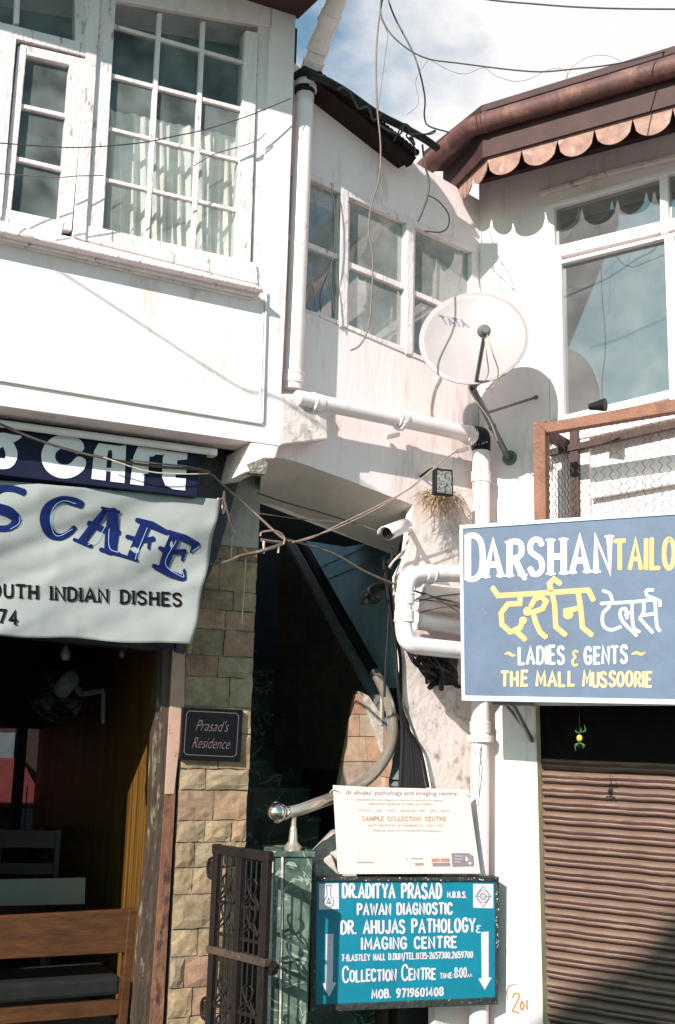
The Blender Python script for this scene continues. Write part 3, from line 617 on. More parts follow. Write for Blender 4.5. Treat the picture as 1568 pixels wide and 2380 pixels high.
strokes(b, ff, [[(612, 610, 30), (545, 700, 46), (475, 795, 50)], [(655, 615, 56), (650, 740, 80), (640, 850, 74)], [(515, 688, 34), (600, 725, 36), (690, 742, 34)], [(428, 782, 20), (530, 822, 24)], [(582, 840, 24), (692, 868, 24)], [(590, 598, 16), (692, 624, 20)],
 [(850, 690, 66), (800, 800, 60), (765, 885, 56)], [(792, 668, 26), (880, 698, 44), (968, 742, 30)], [(735, 765, 24), (820, 790, 30), (892, 778, 30)], [(696, 872, 18), (796, 904, 18)], [(868, 778, 24), (862, 835, 16)],
 [(1018, 765, 68), (975, 860, 62), (945, 955, 56)], [(975, 738, 26), (1070, 775, 44), (1150, 815, 34)], [(1130, 820, 36), (1108, 858, 14)], [(925, 832, 24), (1010, 856, 28), (1075, 852, 30)], [(1068, 850, 24), (1058, 905, 16)], [(890, 935, 26), (975, 975, 40), (1062, 1008, 34)], [(1066, 1010, 30), (1070, 955, 12)]], sm=False)
lt = obj('lettering', b, M_blue_letter, bn)
b = NB(); f2 = lambda x, y, l=0: bnf(x, y, .0115+l)
strokes(b, f2, [[(440, 575), (370, 558), (315, 590), (292, 660), (308, 740), (345, 762), (420, 722)], [(640, 640), (632, 820), (684, 858)], [(620, 690), (560, 790), (510, 812)], [(855, 715), (795, 860), (786, 898)], [(1022, 790), (960, 925), (1060, 1000), (1062, 975)], [(1155, 822), (1115, 852)], [(60, 722), (108, 690), (112, 650)]], 3.4)
obj('inline_stripe', b, M_ltblue, lt)
b = NB()
words(b, ff, 'SOUTH INDIAN DISHES', -118, 1050, 1035, 1108, 1098, 1168, wt=.19, serif=.85, jit=.0, gap=.16)
words(b, ff, '74', -8, 98, 1190, 1262, 1200, 1276, wt=.19, serif=.7, jit=0)
obj('lettering', b, M_black_ink, bn)
b = NB(); tube(b, [bnf(1265, 545), LC.hit(*Z5(1292, 540), .2), LC.hit(*Z5(1300, 490), .1)], .004, 6); tube(b, [LC.hit(*Z5(1300, 500), .2), LC.hit(*Z5(1290, 570), .21), LC.hit(*Z5(1296, 632), .21), LC.hit(*Z5(1306, 590), .21), LC.hit(*Z5(1302, 500), .2)], .004, 6)
obj('tie_rope', b, M_cable_w, bn)
tl = thing('tube_light', 'long white fluorescent tube fitting along the top of the navy sign', 'lamp')
b = NB(); tube(b, [LC.hit(*Z5(-300, 70), .34), LC.hit(*Z5(1235, 277), .34)], .017, 10, sm=0); obj('tube', b, M_white_paint, tl, smooth=True)
b = NB(); bar(b, LC, (1225, 275), (1262, 281), 30, .36, .30, Z5); bar(b, LC, (-300, 52), (1262, 262), 12, .33, .3, Z5); obj('batten', b, M_white_paint, tl)
b = NB(); prism(b, LC, [(470, 1012), (582, 1030), (556, 1112), (505, 1292), (478, 1352), (428, 1520), (408, 1515), (440, 1150)], .16, .13)
tag(obj('tarpaulin', b, M_nearblack), 'black tarpaulin hanging in the gap behind the right edge of the banner', 'tarpaulin')

# ------------------------------------------------------------------ inside the cafe
be = thing('bench', 'brown wooden bench with dark cushion just inside the cafe doorway', 'bench')
BP = LC.off(-.12)
b = NB(); prism(b, BP, [(-260, 2142), (316, 2112), (312, 2150), (299, 2214), (-260, 2244)], .0, -.03); obj('backrest', b, M_benchwood, be, bevel=.004)
b = NB(); prism(b, BP, [(300, 2114), (319, 2113), (292, 2420), (272, 2420)], .012, -.05); obj('post', b, M_benchwood, be, bevel=.004)
b = NB(); q = BP.hit(288, 2340); uq, zq = BP.uz(q); poly3(b, [BP.pt(-3, zq-.035, .0), BP.pt(uq, zq-.035, .0), BP.pt(uq, zq+.035, .0), BP.pt(-3, zq+.035, .0)], -BP.n*.03); obj('seat_rail', b, M_benchwood, be, bevel=.004)
b = NB(); poly3(b, [BP.pt(-3, zq+.045, -.04), BP.pt(uq-.01, zq+.045, -.04), BP.pt(uq-.01, zq+.045, -.42), BP.pt(-3, zq+.045, -.42)], Vector((0, 0, .09))); obj('cushion', b, M_cushion, be, bevel=.02)
fn = thing('wall_fan', 'grey wall fan with tilted round cage on a white bracket inside the cafe', 'fan')
FPn = LC.off(-1.1); fc = FPn.hit(*R2(330, 362)); fa = (_RT*.55+_UP*.62-_F*.45).normalized()
b = NB(); rad = .17
for rr_, hh_ in ((1, 0), (1, .05), (.75, .066), (.5, .075), (.25, .08), (.75, -.02), (.4, -.03)):
    u_ = fa.orthogonal().normalized(); v_ = fa.cross(u_); pts = [fc+fa*(hh_-.02)+(u_*math.cos(a)+v_*math.sin(a))*rad*rr_ for a in [2*math.pi*k/28 for k in range(29)]]
    tube(b, pts, .005 if rr_ < 1 else .009, 5, sm=0)
for k in range(18):
    a = 2*math.pi*k/18; dv = u_*math.cos(a)+v_*math.sin(a); tube(b, [fc+dv*.02+fa*.06, fc+dv*rad*.7+fa*.046, fc+dv*rad+fa*.02, fc+dv*rad-fa*.01, fc+dv*.05-fa*.05], .0025, 4, 3)
obj('cage', b, M_black, fn)
b = NB()
for k in range(3):
    a = 2*math.pi*k/3; dv = u_*math.cos(a)+v_*math.sin(a); dw = fa.cross(dv); rect(b, [fc+dv*.03-dw*.02, fc+dv*rad*.9-dw*.05-fa*.015, fc+dv*rad*.9+dw*.05+fa*.015, fc+dv*.03+dw*.02])
obj('blades', b, M_steel_dk, fn)
b = NB(); lathe(b, fc-fa*-.02, fa, [(.02, -.0), (.05, .03), (.055, .14), (.045, .17), (.01, .175)], 16); obj('motor', b, mat('grey_blue_motor', (.13, .17, .18), .5, .1, 8), fn, smooth=True)
b = NB(); p0 = fc+fa*.17; p1 = FPn.hit(*R2(470, 350)); p2 = FPn.hit(*R2(600, 330)); p3 = FPn.hit(*R2(598, 520))
tube(b, [p0, p1], .02, 8, 0); tube(b, [p1, p2], .016, 8, 0); tube(b, [p2, p3], .014, 8, 0); obj('bracket', b, mat('white_bracket', (.13, .14, .14), .5, .1, 8), fn)
for x, y, lab in ((380, 120, 'clear hanging light bulb below the banner nearest the fan'), (708, 118, 'small dim hanging bulb right of the fan below the banner')):
    t = thing('light_bulb', lab, 'light bulb', 'bulbs hanging in the cafe'); k = 1 if x < 500 else .6
    c = LC.hit(*R2(x, y), -.5); b = NB(); lathe(b, c, EZ, [(.004, -.032*k), (.02*k, -.026*k), (.028*k, -.004*k), (.024*k, .018*k), (.013*k, .036*k), (.012*k, .045*k)], 16); obj('glass', b, mat('pearl_bulb', (.2, .2, .18), .3, .05, 8), t, smooth=True)
    b = NB(); lathe(b, c, EZ, [(.014*k, .045*k), (.016*k, .075*k), (.006*k, .09*k)], 10); tube(b, [c+EZ*.085*k, c+EZ*.25], .003, 5, 0); obj('holder', b, M_black, t)
b = NB(); pl2 = LC.off(-.9); prism(b, pl2, [(-260, 2050), (199, 2040), (197, 2102), (-260, 2112)], 0, -.03)
tag(obj('counter', b, mat('pale_grey_counter', (.17, .18, .15), .5, .1, 6), bevel=.005), 'low pale grey counter panel behind the wooden bench in the cafe', 'counter')

def cafe_chair(px, w, lab, turn):
    t = thing('chair', lab, 'chair', 'chairs inside the cafe'); q = LC.hit(px, 1950, w); o_ = Vector((q.x, q.y, .12)); cx = LC.e*math.cos(turn)+LC.n*math.sin(turn); cy = Vector((-cx.y, cx.x, 0)); Mc = M_darkwood
    b = NB(); box3(b, o_+EZ*.45, cx, cy, EZ, .4, .4, .035); obj('seat', b, Mc, t, bevel=.006)
    b = NB(); box3(b, o_+EZ*.86+cy*.19, cx, cy, EZ, .4, .02, .11); box3(b, o_+EZ*.68+cy*.19, cx, cy, EZ, .4, .02, .07)
    for s_ in (-1, 1): box3(b, o_+EZ*.68+cy*.19+cx*.18*s_, cx, cy, EZ, .035, .03, .48)
    obj('backrest', b, Mc, t, bevel=.003)
    for s_ in (-1, 1):
        for u_ in (-1, 1): b = NB(); box3(b, o_+EZ*.215+cx*.17*s_+cy*.17*u_, cx, cy, EZ, .035, .035, .43); obj('leg', b, Mc, t)
M_darkwood = mat('dark_cafe_wood', (.05, .024, .014), .5, .3, 10)
cafe_chair(60, -1.7, 'dark wooden chair nearest the back window of the cafe', .3); cafe_chair(205, -1.9, 'dark wooden chair beside the plank wall at the back of the cafe', -.5)
# ================================================================== MIDDLE BUILDING (old window over the stairs)
mid = thing('stair_building', 'narrow white house with old paned window above the stair entrance', 'building')
b = NB(); prism(b, CW, [(640, 110), (960, 376), (1122, 470), (1113, 583), (640, 371)], 0, -.25); obj('upper_wall', b, M_plaster, mid); b = NB()
ARCH = [(941, 1166), (913, 1156), (866, 1138), (810, 1116), (754, 1096), (698, 1076), (659, 1065), (625, 1064), (611, 1063)]
prism(b, CW, [(640, 690), (717, 721), (744, 728), (807, 760), (945, 808), (987, 835), (1116, 890), (1118, 1182), (960, 1174)]+ARCH+[(602, 1040)], 0, -.12)
obj('wall', b, M_plaster, mid)
b = NB(); prism(b, CW, [(960, 1174), (1118, 1183), (1118, 2480), (1012, 2480), (1003, 1830), (990, 1750), (942, 1640), (932, 1560), (926, 1340), (945, 1300)], .001, -.05)
obj('stair_jamb_wall', b, M_plaster_old, mid)
# underside of the arch: curved, dropping towards the back
b = NB(); BK = [(920, 1292), (900, 1284), (860, 1268), (810, 1246), (754, 1222), (698, 1198), (655, 1180), (625, 1172), (600, 1168)]
FR = [CW.hit(x, y, -.001) for x, y in [(958, 1173)]+ARCH[1:]]; BKp = [CW.hit(x, y, -.45) for x, y in BK]
for i in range(len(FR)-1):
    L1 = [FR[i], FR[i+1], BKp[i+1], BKp[i]]; rect(b, L1)
bmesh.ops.remove_doubles(b, verts=b.verts, dist=.0005)
o = obj('arch_soffit', b, M_soffit, mid, smooth=True)
b = NB(); rect(b, [BKp[0], BKp[-1], BKp[-1]+EZ*1.2, BKp[0]+EZ*1.2]); obj('lintel_back', b, M_soffit, mid)
b = NB(); prism(b, CW, [Z3(1304, 888), Z3(1385, 890), Z3(1520, 962), Z3(1526, 1102), Z3(1304, 1130)], .135, -.05); obj('ledge_block', b, M_plaster_old, mid, bevel=.01)
# old window: frame, bars, panes
b = NB()
bar(b, CW, (60, 10), (812, 350), 24, .010, -.05, Z4); bar(b, CW, (60, 560), (195, 590), 10, .006, -.08, Z4); bar(b, CW, (195, 592), (810, 855), 16, .008, -.08, Z4)
bar(b, CW, (291, 110), (285, 640), 30, .012, -.04, Z4); bar(b, CW, (545, 225), (540, 745), 28, .012, -.04, Z4); bar(b, CW, (796, 330), (796, 860), 28, .006, -.04, Z4)
mw = obj('window', b, M_wood, mid, bevel=.004)
b = NB(); bar(b, CW, (60, 285), (275, 372), 20, -.004, -.05, Z4); bar(b, CW, (303, 395), (530, 487), 20, -.004, -.05, Z4); bar(b, CW, (558, 505), (785, 605), 18, -.004, -.05, Z4)
bar(b, CW, (306, 160), (300, 640), 8, .0, -.035, Z4); bar(b, CW, (560, 265), (555, 745), 8, .0, -.035, Z4)
obj('glazing_bars', b, M_wood, mw, bevel=.003)
b = NB(); sheet(b, CW, [(50, 0), (805, 345), (805, 860), (540, 742), (290, 640), (50, 560)], -.03, Z4); obj('pane', b, M_glassC, mw)
b = NB(); u0, z0 = CW.uz(CW.hit(640, 380)); u1, z1 = CW.uz(CW.hit(1112, 880)); za = 3.0; zb = 5.0
u0 += .18
for q in (((u0, za, -1.6), (u1+.3, za, -1.6), (u1+.3, zb, -1.6), (u0, zb, -1.6)), ((u0, za, -.26), (u1+.3, za, -.26), (u1+.3, za, -1.6), (u0, za, -1.6)), ((u0, zb, -.26), (u1+.3, zb, -.26), (u1+.3, zb, -1.6), (u0, zb, -1.6)), ((u1+.3, za, -.26), (u1+.3, za, -1.6), (u1+.3, zb, -1.6), (u1+.3, zb, -.26)), ((u0, za, -.26), (u0, za, -1.6), (u0, zb, -1.6), (u0, zb, -.26))):
    rect(b, [CW.pt(*p) for p in q])
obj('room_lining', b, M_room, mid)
# eave
b = NB(); prism(b, CW, [(731, 180), (800, 232), (880, 296), (968, 366), (955, 384), (918, 340), (880, 304), (800, 240), (731, 188)], .15, .11)
fp = CW.hit(731, 180, .15); fq = CW.hit(965, 366, .15)
rect(b, [fp, fq, fq-CW.n*1.5+EZ*.55, fp-CW.n*1.5+EZ*.55]); rect(b, [fp-EZ*.012, fq-EZ*.012, fq-CW.n*.2-EZ*.012, fp-CW.n*.2-EZ*.012])
rv = (fq-fp); k = 26
for i in range(k): tube(b, [fp+rv*((i+.5)/k)+CW.n*.03+EZ*.012, fp+rv*((i+.5)/k)-CW.n*1.4+EZ*.52], .02, 6, 0)
obj('roof', b, mat('blackened_eave', (.018, .009, .009), .8, .4, 10, spec=.2), mid)

# ------------------------------------------------------------------ stairwell
st = thing('staircase', 'dark marble stairs climbing back between stone walls under the arch', 'staircase')
fd = Vector((-.28, .96, 0)).normalized(); fs = Vector((fd.y, -fd.x, 0)); s0 = Vector((-.02, 6.35, 0))
b = NB()
for k in range(15):
    h = .18*(k+1); c = s0+fd*(.26*k+.13+.5); box3(b, Vector((c.x, c.y, h/2))+fs*0, fs, fd, EZ, .95, .26+1.0*0+.001*0, h)
    box3(b, Vector((c.x, c.y, h+.0125))-fd*.015, fs, fd, EZ, .952, .295, .025)
obj('step', b, M_darkmarble, st)
a0 = s0-fs*.5; b = NB(); lay = b.loops.layers.float_color.new('tone')
class Fw:
    nrm = fs
    def __call__(s, u, z, w): return Vector((a0.x, a0.y, z))+fd*u+fs*w
tiles(b, lay, Fw(), (.12, 3.6), (0, 3.6), 5, [(t[0]*.5, t[1]*.47, t[2]*.47) for t in STONE]); poly3(b, [Vector((a0.x, a0.y, 0))+fd*.12, Vector((a0.x, a0.y, 0))+fd*3.6, Vector((a0.x, a0.y, 3.6))+fd*3.6, Vector((a0.x, a0.y, 3.6))+fd*.12], -fs*.1)  # pier stone at half tone, deep stairwell shade put into the colour
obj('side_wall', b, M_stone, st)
b = NB(); e0 = Vector((.62, 6.62, 0)); e1 = Vector((-.35, 9.8, 0)); poly3(b, [e0, e1, e1+EZ*3.7, e0+EZ*3.7], Vector((.12, 0, 0)))
d1_ = (e1-e0)
for t, zz in ((0, 2.98), (0, 2.86)): poly3(b, [e0+EZ*zz-EX*.006, e1+EZ*zz-EX*.006, e1+EZ*(zz+.02)-EX*.006, e0+EZ*(zz+.02)-EX*.006], EX*.01)
obj('blue_wall', b, M_bluewall, st)
nw = Vector((d1_.y, -d1_.x, 0)).normalized()*-.004; b = NB(); poly3(b, [e0+nw, e1+nw, e1+nw+EZ*1.98, e0+nw+EZ*1.98], nw*.5); obj('shade_sheet', b, M_dark, st)  # black sheet over the lower blue wall, standing in for shade
b = NB(); poly3(b, [Vector((-2.2, 9.9, 0)), Vector((.3, 9.9, 0)), Vector((.3, 9.9, 3.8)), Vector((-2.2, 9.9, 3.8))], EY*.1)
q0, q1 = CW.hit(935, 1690, -.2), CW.hit(1100, 1690, -.2); q0.z = q1.z = 0; poly3(b, [q0, q1, q1+EZ*3.4, q0+EZ*3.4], EY*.04)
obj('back_wall', b, M_dark, st)
RAIL = [(652, 1890, 6.1), (690, 1884, 6.12), (740, 1866, 6.2), (790, 1848, 6.38), (840, 1822, 6.5), (880, 1785, 6.58), (905, 1740, 6.66), (913, 1695, 6.76), (905, 1640, 6.88), (885, 1590, 7.05), (870, 1563, 7.2), (800, 1440, 7.6), (730, 1315, 7.95), (655, 1183, 8.3)]
rp3 = [atY(*p) for p in RAIL]
path = smoothpath(rp3[6:], 6)
def side(i, P):
    t = P[min(i+1, len(P)-1)]-P[max(i-1, 0)]; t.z = 0; t.normalize(); return Vector((t.y, -t.x, 0))
b = NB(); lay = b.loops.layers.float_color.new('tone'); rg = random.Random(3)
zlev = [0]
while zlev[-1] < 3: zlev.append(zlev[-1]+rg.uniform(.14, .19))
for sgn in (-1, 1):
    cnt = 0; tcols = {}
    for i in range(len(path)-1):
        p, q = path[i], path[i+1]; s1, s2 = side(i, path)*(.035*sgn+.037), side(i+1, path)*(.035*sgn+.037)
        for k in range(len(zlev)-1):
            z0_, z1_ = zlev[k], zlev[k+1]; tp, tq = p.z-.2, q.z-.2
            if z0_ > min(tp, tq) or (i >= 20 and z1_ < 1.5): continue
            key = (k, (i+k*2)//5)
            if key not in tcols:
                c = rg.choice([(.34, .22, .14), (.36, .26, .17), (.30, .18, .12), (.33, .26, .2), (.4, .28, .19)]); kk = rg.uniform(.8, 1.15); kk *= 1 if i < 20 else .14; tcols[key] = (c[0]*kk, c[1]*kk, c[2]*kk, 1)  # upper tiles darkened in their colour to stand for stairwell shade
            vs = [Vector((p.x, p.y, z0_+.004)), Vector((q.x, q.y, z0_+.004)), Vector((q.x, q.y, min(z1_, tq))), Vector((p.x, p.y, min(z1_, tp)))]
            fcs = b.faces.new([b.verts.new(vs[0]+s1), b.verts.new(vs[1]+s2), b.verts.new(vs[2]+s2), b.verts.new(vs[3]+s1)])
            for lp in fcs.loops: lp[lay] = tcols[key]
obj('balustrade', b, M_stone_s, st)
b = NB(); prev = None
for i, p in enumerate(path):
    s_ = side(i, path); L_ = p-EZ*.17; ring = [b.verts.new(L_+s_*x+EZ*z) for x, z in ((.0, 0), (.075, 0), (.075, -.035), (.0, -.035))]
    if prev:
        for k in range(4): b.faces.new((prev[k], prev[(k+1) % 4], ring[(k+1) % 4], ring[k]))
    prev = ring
obj('coping', b, mat('dark_grey_coping', (.12, .135, .145), .7, .2, 20), st)  # upper coping, a darker grey than the lower one
PP = Plane(atY(860, 1720, 7.0), 68); b = NB(); lay = b.loops.layers.float_color.new('tone'); rg = random.Random(9)
def pcol():
    c = rg.choice([(.34, .22, .14), (.36, .26, .17), (.30, .18, .12), (.33, .26, .2), (.4, .28, .19)]); return (*c, 1)
rows_ = [1612, 1660, 1712, 1770, 1842]
for y0, y1 in zip(rows_, rows_[1:]):
    xl0, xl1 = 828-(y0-1612)*.187, 828-(y1-1612)*.187; xr0, xr1 = 842+(y0-1612)*.30, 842+(y1-1612)*.30; m_ = rg.uniform(.35, .65) if y0 > 1640 else 1
    for a, c in ((0, m_), (m_, 1)):
        if c-a < .1: continue
        q = [(xl0+(xr0-xl0)*a+.8, y0+.8), (xl0+(xr0-xl0)*c-.8, y0+.8), (xl1+(xr1-xl1)*c-.8, y1-.8), (xl1+(xr1-xl1)*a+.8, y1-.8)]; n0 = len(b.faces)
        prism(b, PP, q, rg.uniform(.002, .008), -.05); cc_ = pcol(); b.faces.ensure_lookup_table()
        for f_ in list(b.faces)[n0:]:
            for lp in f_.loops: lp[lay] = cc_
obj('stone_panel', b, M_stone_s, st)
b = NB(); prism(b, PP, [(836, 1606), (858, 1618), (892, 1668), (918, 1740), (936, 1842), (911, 1842), (893, 1770), (871, 1700), (842, 1616)], .03, -.05); obj('coping', b, M_coping, st, bevel=.006)
hr = thing('handrail', 'cream steel handrail curving up the stairs from a round knob', 'handrail')
b = NB(); tube(b, rp3[:11], [.03]*3+[.032]*8, 12, 6); obj('rail', b, M_brass, hr, smooth=True)
b = NB(); tube(b, rp3[10:], .036, 12, 6); obj('shaded_upper_rail', b, M_black, hr, smooth=True)  # upper stretch coloured black to imitate the shade it runs through
b = NB(); c = atY(643, 1888, 6.09); ball(b, c, .055); obj('knob', b, M_chrome, hr, smooth=True)
b = NB(); c2 = atY(664, 1887, 6.105); dd = (rp3[1]-rp3[0]).normalized(); lathe(b, c2-dd*.02, dd, [(.036, 0), (.042, .01), (.036, .035), (.03, .04)], 16); obj('collar', b, M_chrome, hr, smooth=True)
b = NB(); q = atY(683, 1884, 6.12); q2 = atY(680, 1972, 6.12); tube(b, [q, q2], .014, 10, 0); lathe(b, q2, EZ, [(.045, -.01), (.045, .012), (.024, .035), (.018, .10), (.014, .11)], 16)
obj('post', b, M_brass, hr, smooth=True)
b = NB(); q = atY(888, 1600, 7.0); tube(b, [q, q-EZ*.22], .016, 8, 0); obj('post', b, M_brass, hr, smooth=True)
# green marble newel
mp_ = thing('marble_pillar', 'squat green marble gate pillar carrying the foot of the handrail', 'pillar')
NPl = Plane(atY(672, 2100, 6.07), 80); zt = NPl.hit(670, 1978).z; ua = NPl.uz(NPl.hit(622, 2150))[0]; ub = NPl.uz(NPl.hit(721, 2150))[0]
b = NB(); poly3(b, [NPl.pt(ua, 0, 0), NPl.pt(ub, 0, 0), NPl.pt(ub, zt-.03, 0), NPl.pt(ua, zt-.03, 0)], -NPl.n*.3); obj('shaft', b, M_greenmarble, mp_, bevel=.004)
b = NB(); poly3(b, [NPl.pt(ua-.012, zt-.029, .012), NPl.pt(ub+.012, zt-.029, .012), NPl.pt(ub+.012, zt, .012), NPl.pt(ua-.012, zt, .012)], -NPl.n*.33); obj('cap', b, M_greenmarble, mp_, bevel=.004)
b = NB(); bar(b, NPl, (656, 1990), (650, 2400), 5, .01, 0, I); bar(b, NPl, (632, 1985), (624, 2400), 7, .014, 0, I); obj('edge_strip', b, M_coping, mp_)
# rough stone step between pillar and board
b = NB(); poly3(b, [atY(722, 1985, 6.4), atY(770, 1935, 6.45), atY(830, 1930, 6.45), atY(830, 2070, 6.42), atY(722, 2070, 6.4)], EY*.2)
poly3(b, [atY(728, 2010, 6.36), atY(770, 1985, 6.36), atY(800, 2070, 6.36), atY(728, 2070, 6.36)], EY*.08)
tag(obj('stone_slab', b, M_coping, bevel=.01), 'pale rough stone slab wedged behind the white notice beside the marble pillar', 'stone slab')

# ------------------------------------------------------------------ iron gate, swung open towards the street
gt = thing('iron_gate', 'dark brown iron grille gate swung open beside the marble pillar', 'gate')
gA = atY(506, 1957, 5.93); gB = atY(622, 1983, 5.66); gd = (gB-gA); gd.z = 0; glen = gd.length; gd.normalize(); gn = Vector((gd.y, -gd.x, 0)); gz = (gA.z+gB.z)/2
def gp(u, z): return Vector((gA.x, gA.y, 0))+gd*u+EZ*z
b = NB()
for u, w_ in ((0, .05), (glen*.49, .045), (glen, .05)): box3(b, gp(u, gz/2+.03), gd, gn, EZ, w_*.8, .03, gz-.06)
for z in (gz-.025, .12): box3(b, gp(glen/2, z), gd, gn, EZ, glen+.05, .034, .045)
obj('frame', b, M_gate, gt, bevel=.003)
b = NB(); box3(b, gp(glen/2, gz-.50), gd, gn, EZ, glen+.06, .042, .035); obj('lock_rail', b, mat('worn_brown_iron', (.05, .034, .024), .55, .4, 18, dirt=(16, .6, .7), dcol=(.13, .085, .06)), gt, bevel=.003)
b = NB()
for i in range(1, 10):
    u = glen*i/10
    if abs(u-glen*.49) < .02: continue
    tube(b, [gp(u, .13), gp(u, gz-.05)], .005, 6, 0)
for c_, z_ in ((.25, gz-.2), (.75, gz-.2), (.25, gz-.33), (.75, gz-.33), (.25, gz-.68), (.75, gz-.68), (.25, gz-.85), (.75, gz-.85)):
    for sg_ in (-1, 1):
        pts = [gp(glen*c_+sg_*(.012+.07*math.sin(t*.5)*math.cos(t*.9)), z_+.06*math.cos(t)) for t in [k*.5 for k in range(10)]]
        tube(b, [p+gn*.008 for p in pts], .0055, 6, 3)
for z in (gz-.27, gz-.42, gz-.75): box3(b, gp(glen/2, z), gd, gn, EZ, glen, .01, .016)
obj('bars', b, M_gate, gt)
b = NB(); tube(b, [gp(glen*.8, gz-.50)+gn*-.03, gp(glen+.05, gz-.52)+gn*-.04], .013, 8, 0); lathe(b, gp(glen+.02, gz-.53)-gn*.03, gn, [(.03, -.02), (.03, .02)], 12); obj('bolt', b, M_gate, gt)
for z in (gz-.12, gz-.78):
    b = NB(); tube(b, [gp(-.03, z+.05), gp(-.06, z+.04), gp(-.07, z), gp(-.06, z-.04), gp(-.03, z-.05)], .008, 6, 3); obj('hinge', b, M_gate, gt)

# ================================================================== TAILOR'S HOUSE (right)
tai = thing('tailor_building', "white house on the right with modern window, brown gutter and tailor's shutter", 'building')
b = NB()
prism(b, RW, [(1113, 380), (1262, 340), (1266, 484), (1278, 975), (1285, 1010), (1750, 880), (1750, 1640), (1113, 1640)], 0, -.25)
prism(b, RW, [(1262, 340), (1750, 200), (1750, 342), (1266, 484)], .0, -.25)
obj('wall', b, M_plaster, tai)
b = NB(); prism(b, RW, [(1113, 1640), (1140, 1640), (1140, 2480), (1113, 2480)], 0, -.2)
prism(b, RW, [R4(365, 180), R4(606, 180), R4(640, 2500), R4(375, 2500)], .03, -.22); prism(b, RW, [R4(606, 180), R4(668, 180), R4(724, 2500), R4(640, 2500)], .026, -.22)
obj('shop_pier', b, M_plaster, tai, bevel=.006)
b = NB(); ur_ = RW.uz(RW.hit(1748, 1000))[0]; poly3(b, [RW.pt(ur_, 0, -.003), RW.pt(ur_+1.6, 0, -.003), RW.pt(ur_+1.6, 5.2, -.003), RW.pt(ur_, 5.2, -.003)], -RW.n*.25); obj('end_wall', b, M_plaster, tai)
b = NB(); f = on(RW, R4, .0315)
strokes(b, f, [[(545, 2000, 7), (500, 2010, 10), (484, 2050, 8), (490, 2110, 6)]]); strokes(b, f, [[(520, 2085), (535, 2060), (558, 2062), (560, 2090), (530, 2150), (520, 2170), (560, 2185)], [(582, 2110), (570, 2135), (580, 2165), (594, 2140), (582, 2110)], [(615, 2100), (612, 2130), (616, 2160)]], 12)
obj('painted_number', b, mat('orange_marker', (.42, .13, .03), .7, .2, 20), tai)
b = NB(); bar(b, RW, (669, 190), (722, 2500), 3, .029, -.02, R4); obj('edge_strip', b, mat('ochre_edge', (.6, .5, .26), .6, .2, 10), tai)
b = NB(); bar(b, RW, (1040, 748), (1300, 668), 20, .03, -.01, Z2); bar(b, RW, (1300, 668), (1750, 560), 22, .035, -.01, Z2); obj('lintel_moulding', b, M_plaster_old, tai, bevel=.01)
# window
b = NB()
def wv(x): return x
prism(b, RW, [(1265, 482), (1286, 476), (1288, 572), (1303, 590), (1310, 985), (1279, 992)], .02, -.07)
bar(b, RW, (1262, 483), (1750, 343), 10, .022, -.07); bar(b, RW, (1278, 588), (1750, 476), 26, .024, -.07); bar(b, RW, (1290, 612), (1750, 499), 8, .02, -.07)
prism(b, RW, [(1531, 405), (1550, 400), (1553, 540), (1535, 545)], .018, -.07); prism(b, RW, [(1543, 545), (1566, 540), (1580, 930), (1556, 940)], .018, -.07)
bar(b, RW, (1278, 982), (1750, 868), 18, .02, -.07)
w2 = obj('window', b, M_frame, tai, bevel=.004)
b = NB(); sheet(b, RW, [(1280, 480), (1750, 345), (1750, 870), (1308, 980)], -.02); obj('pane', b, M_glassR, w2)
b = NB(); u0, u1, za, zb = RW.uz(RW.hit(1262, 700))[0], RW.uz(RW.hit(1750, 700))[0], RW.hit(1300, 985).z-.1, RW.hit(1300, 480).z+.3
for q in (((u0, za, -1.6), (u1, za, -1.6), (u1, zb, -1.6), (u0, zb, -1.6)), ((u0, za, -.26), (u1, za, -.26), (u1, za, -1.6), (u0, za, -1.6)), ((u0, zb, -.26), (u1, zb, -.26), (u1, zb, -1.6), (u0, zb, -1.6)), ((u1, za, -.26), (u1, za, -1.6), (u1, zb, -1.6), (u1, zb, -.26)), ((u0, za, -.26), (u0, za, -1.6), (u0, zb, -1.6), (u0, zb, -.26))):
    rect(b, [RW.pt(*p) for p in q])
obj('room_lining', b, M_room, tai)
# eave: gutter, soffit, scalloped valance
GW = .47
def gpt(x, y): return RW.hit(x, y, GW)
g1 = gpt(1118, 288); zg = g1.z
def onz(x, y, z):
    d = ray(x, y); return CAM+d*((z-CAM.z)/d.z)
g2 = RW.pt(RW.uz(RW.hit(1700, 100, GW))[0], zg, GW); g0 = onz(985, 392, zg)
b = NB(); gr = .058
gm = onz(1090, 298, zg)
tube(b, [g0, g0.lerp(gm, .5), gm, g1], gr, 16, 0, False); tube(b, [g1, g2], gr+.001, 16, 0, False)
lathe(b, g0-(gm-g0).normalized()*.01, (gm-g0), [(gr*.98, 0), (gr*1.02, .05)], 16); lathe(b, g1+(g2-g1).normalized()*.02, (g2-g1), [(gr+.002, 0), (gr+.006, .005), (gr+.006, .025), (gr+.002, .03)], 16)
obj('gutter', b, M_rust, tai, smooth=True)
b = NB(); zs_ = zg-.02; cn = Vector((RW.p.x, RW.p.y, zs_))
w_ = GW-.05
ga = Vector((g0.x, g0.y, zs_))
rectp = [RW.pt(0, zs_, 0), RW.pt(RW.uz(g2)[0], zs_, 0), RW.pt(RW.uz(g2)[0], zs_, w_), Vector((g1.x, g1.y, zs_))-RW.n*.05, ga]
poly3(b, rectp, EZ*.05)
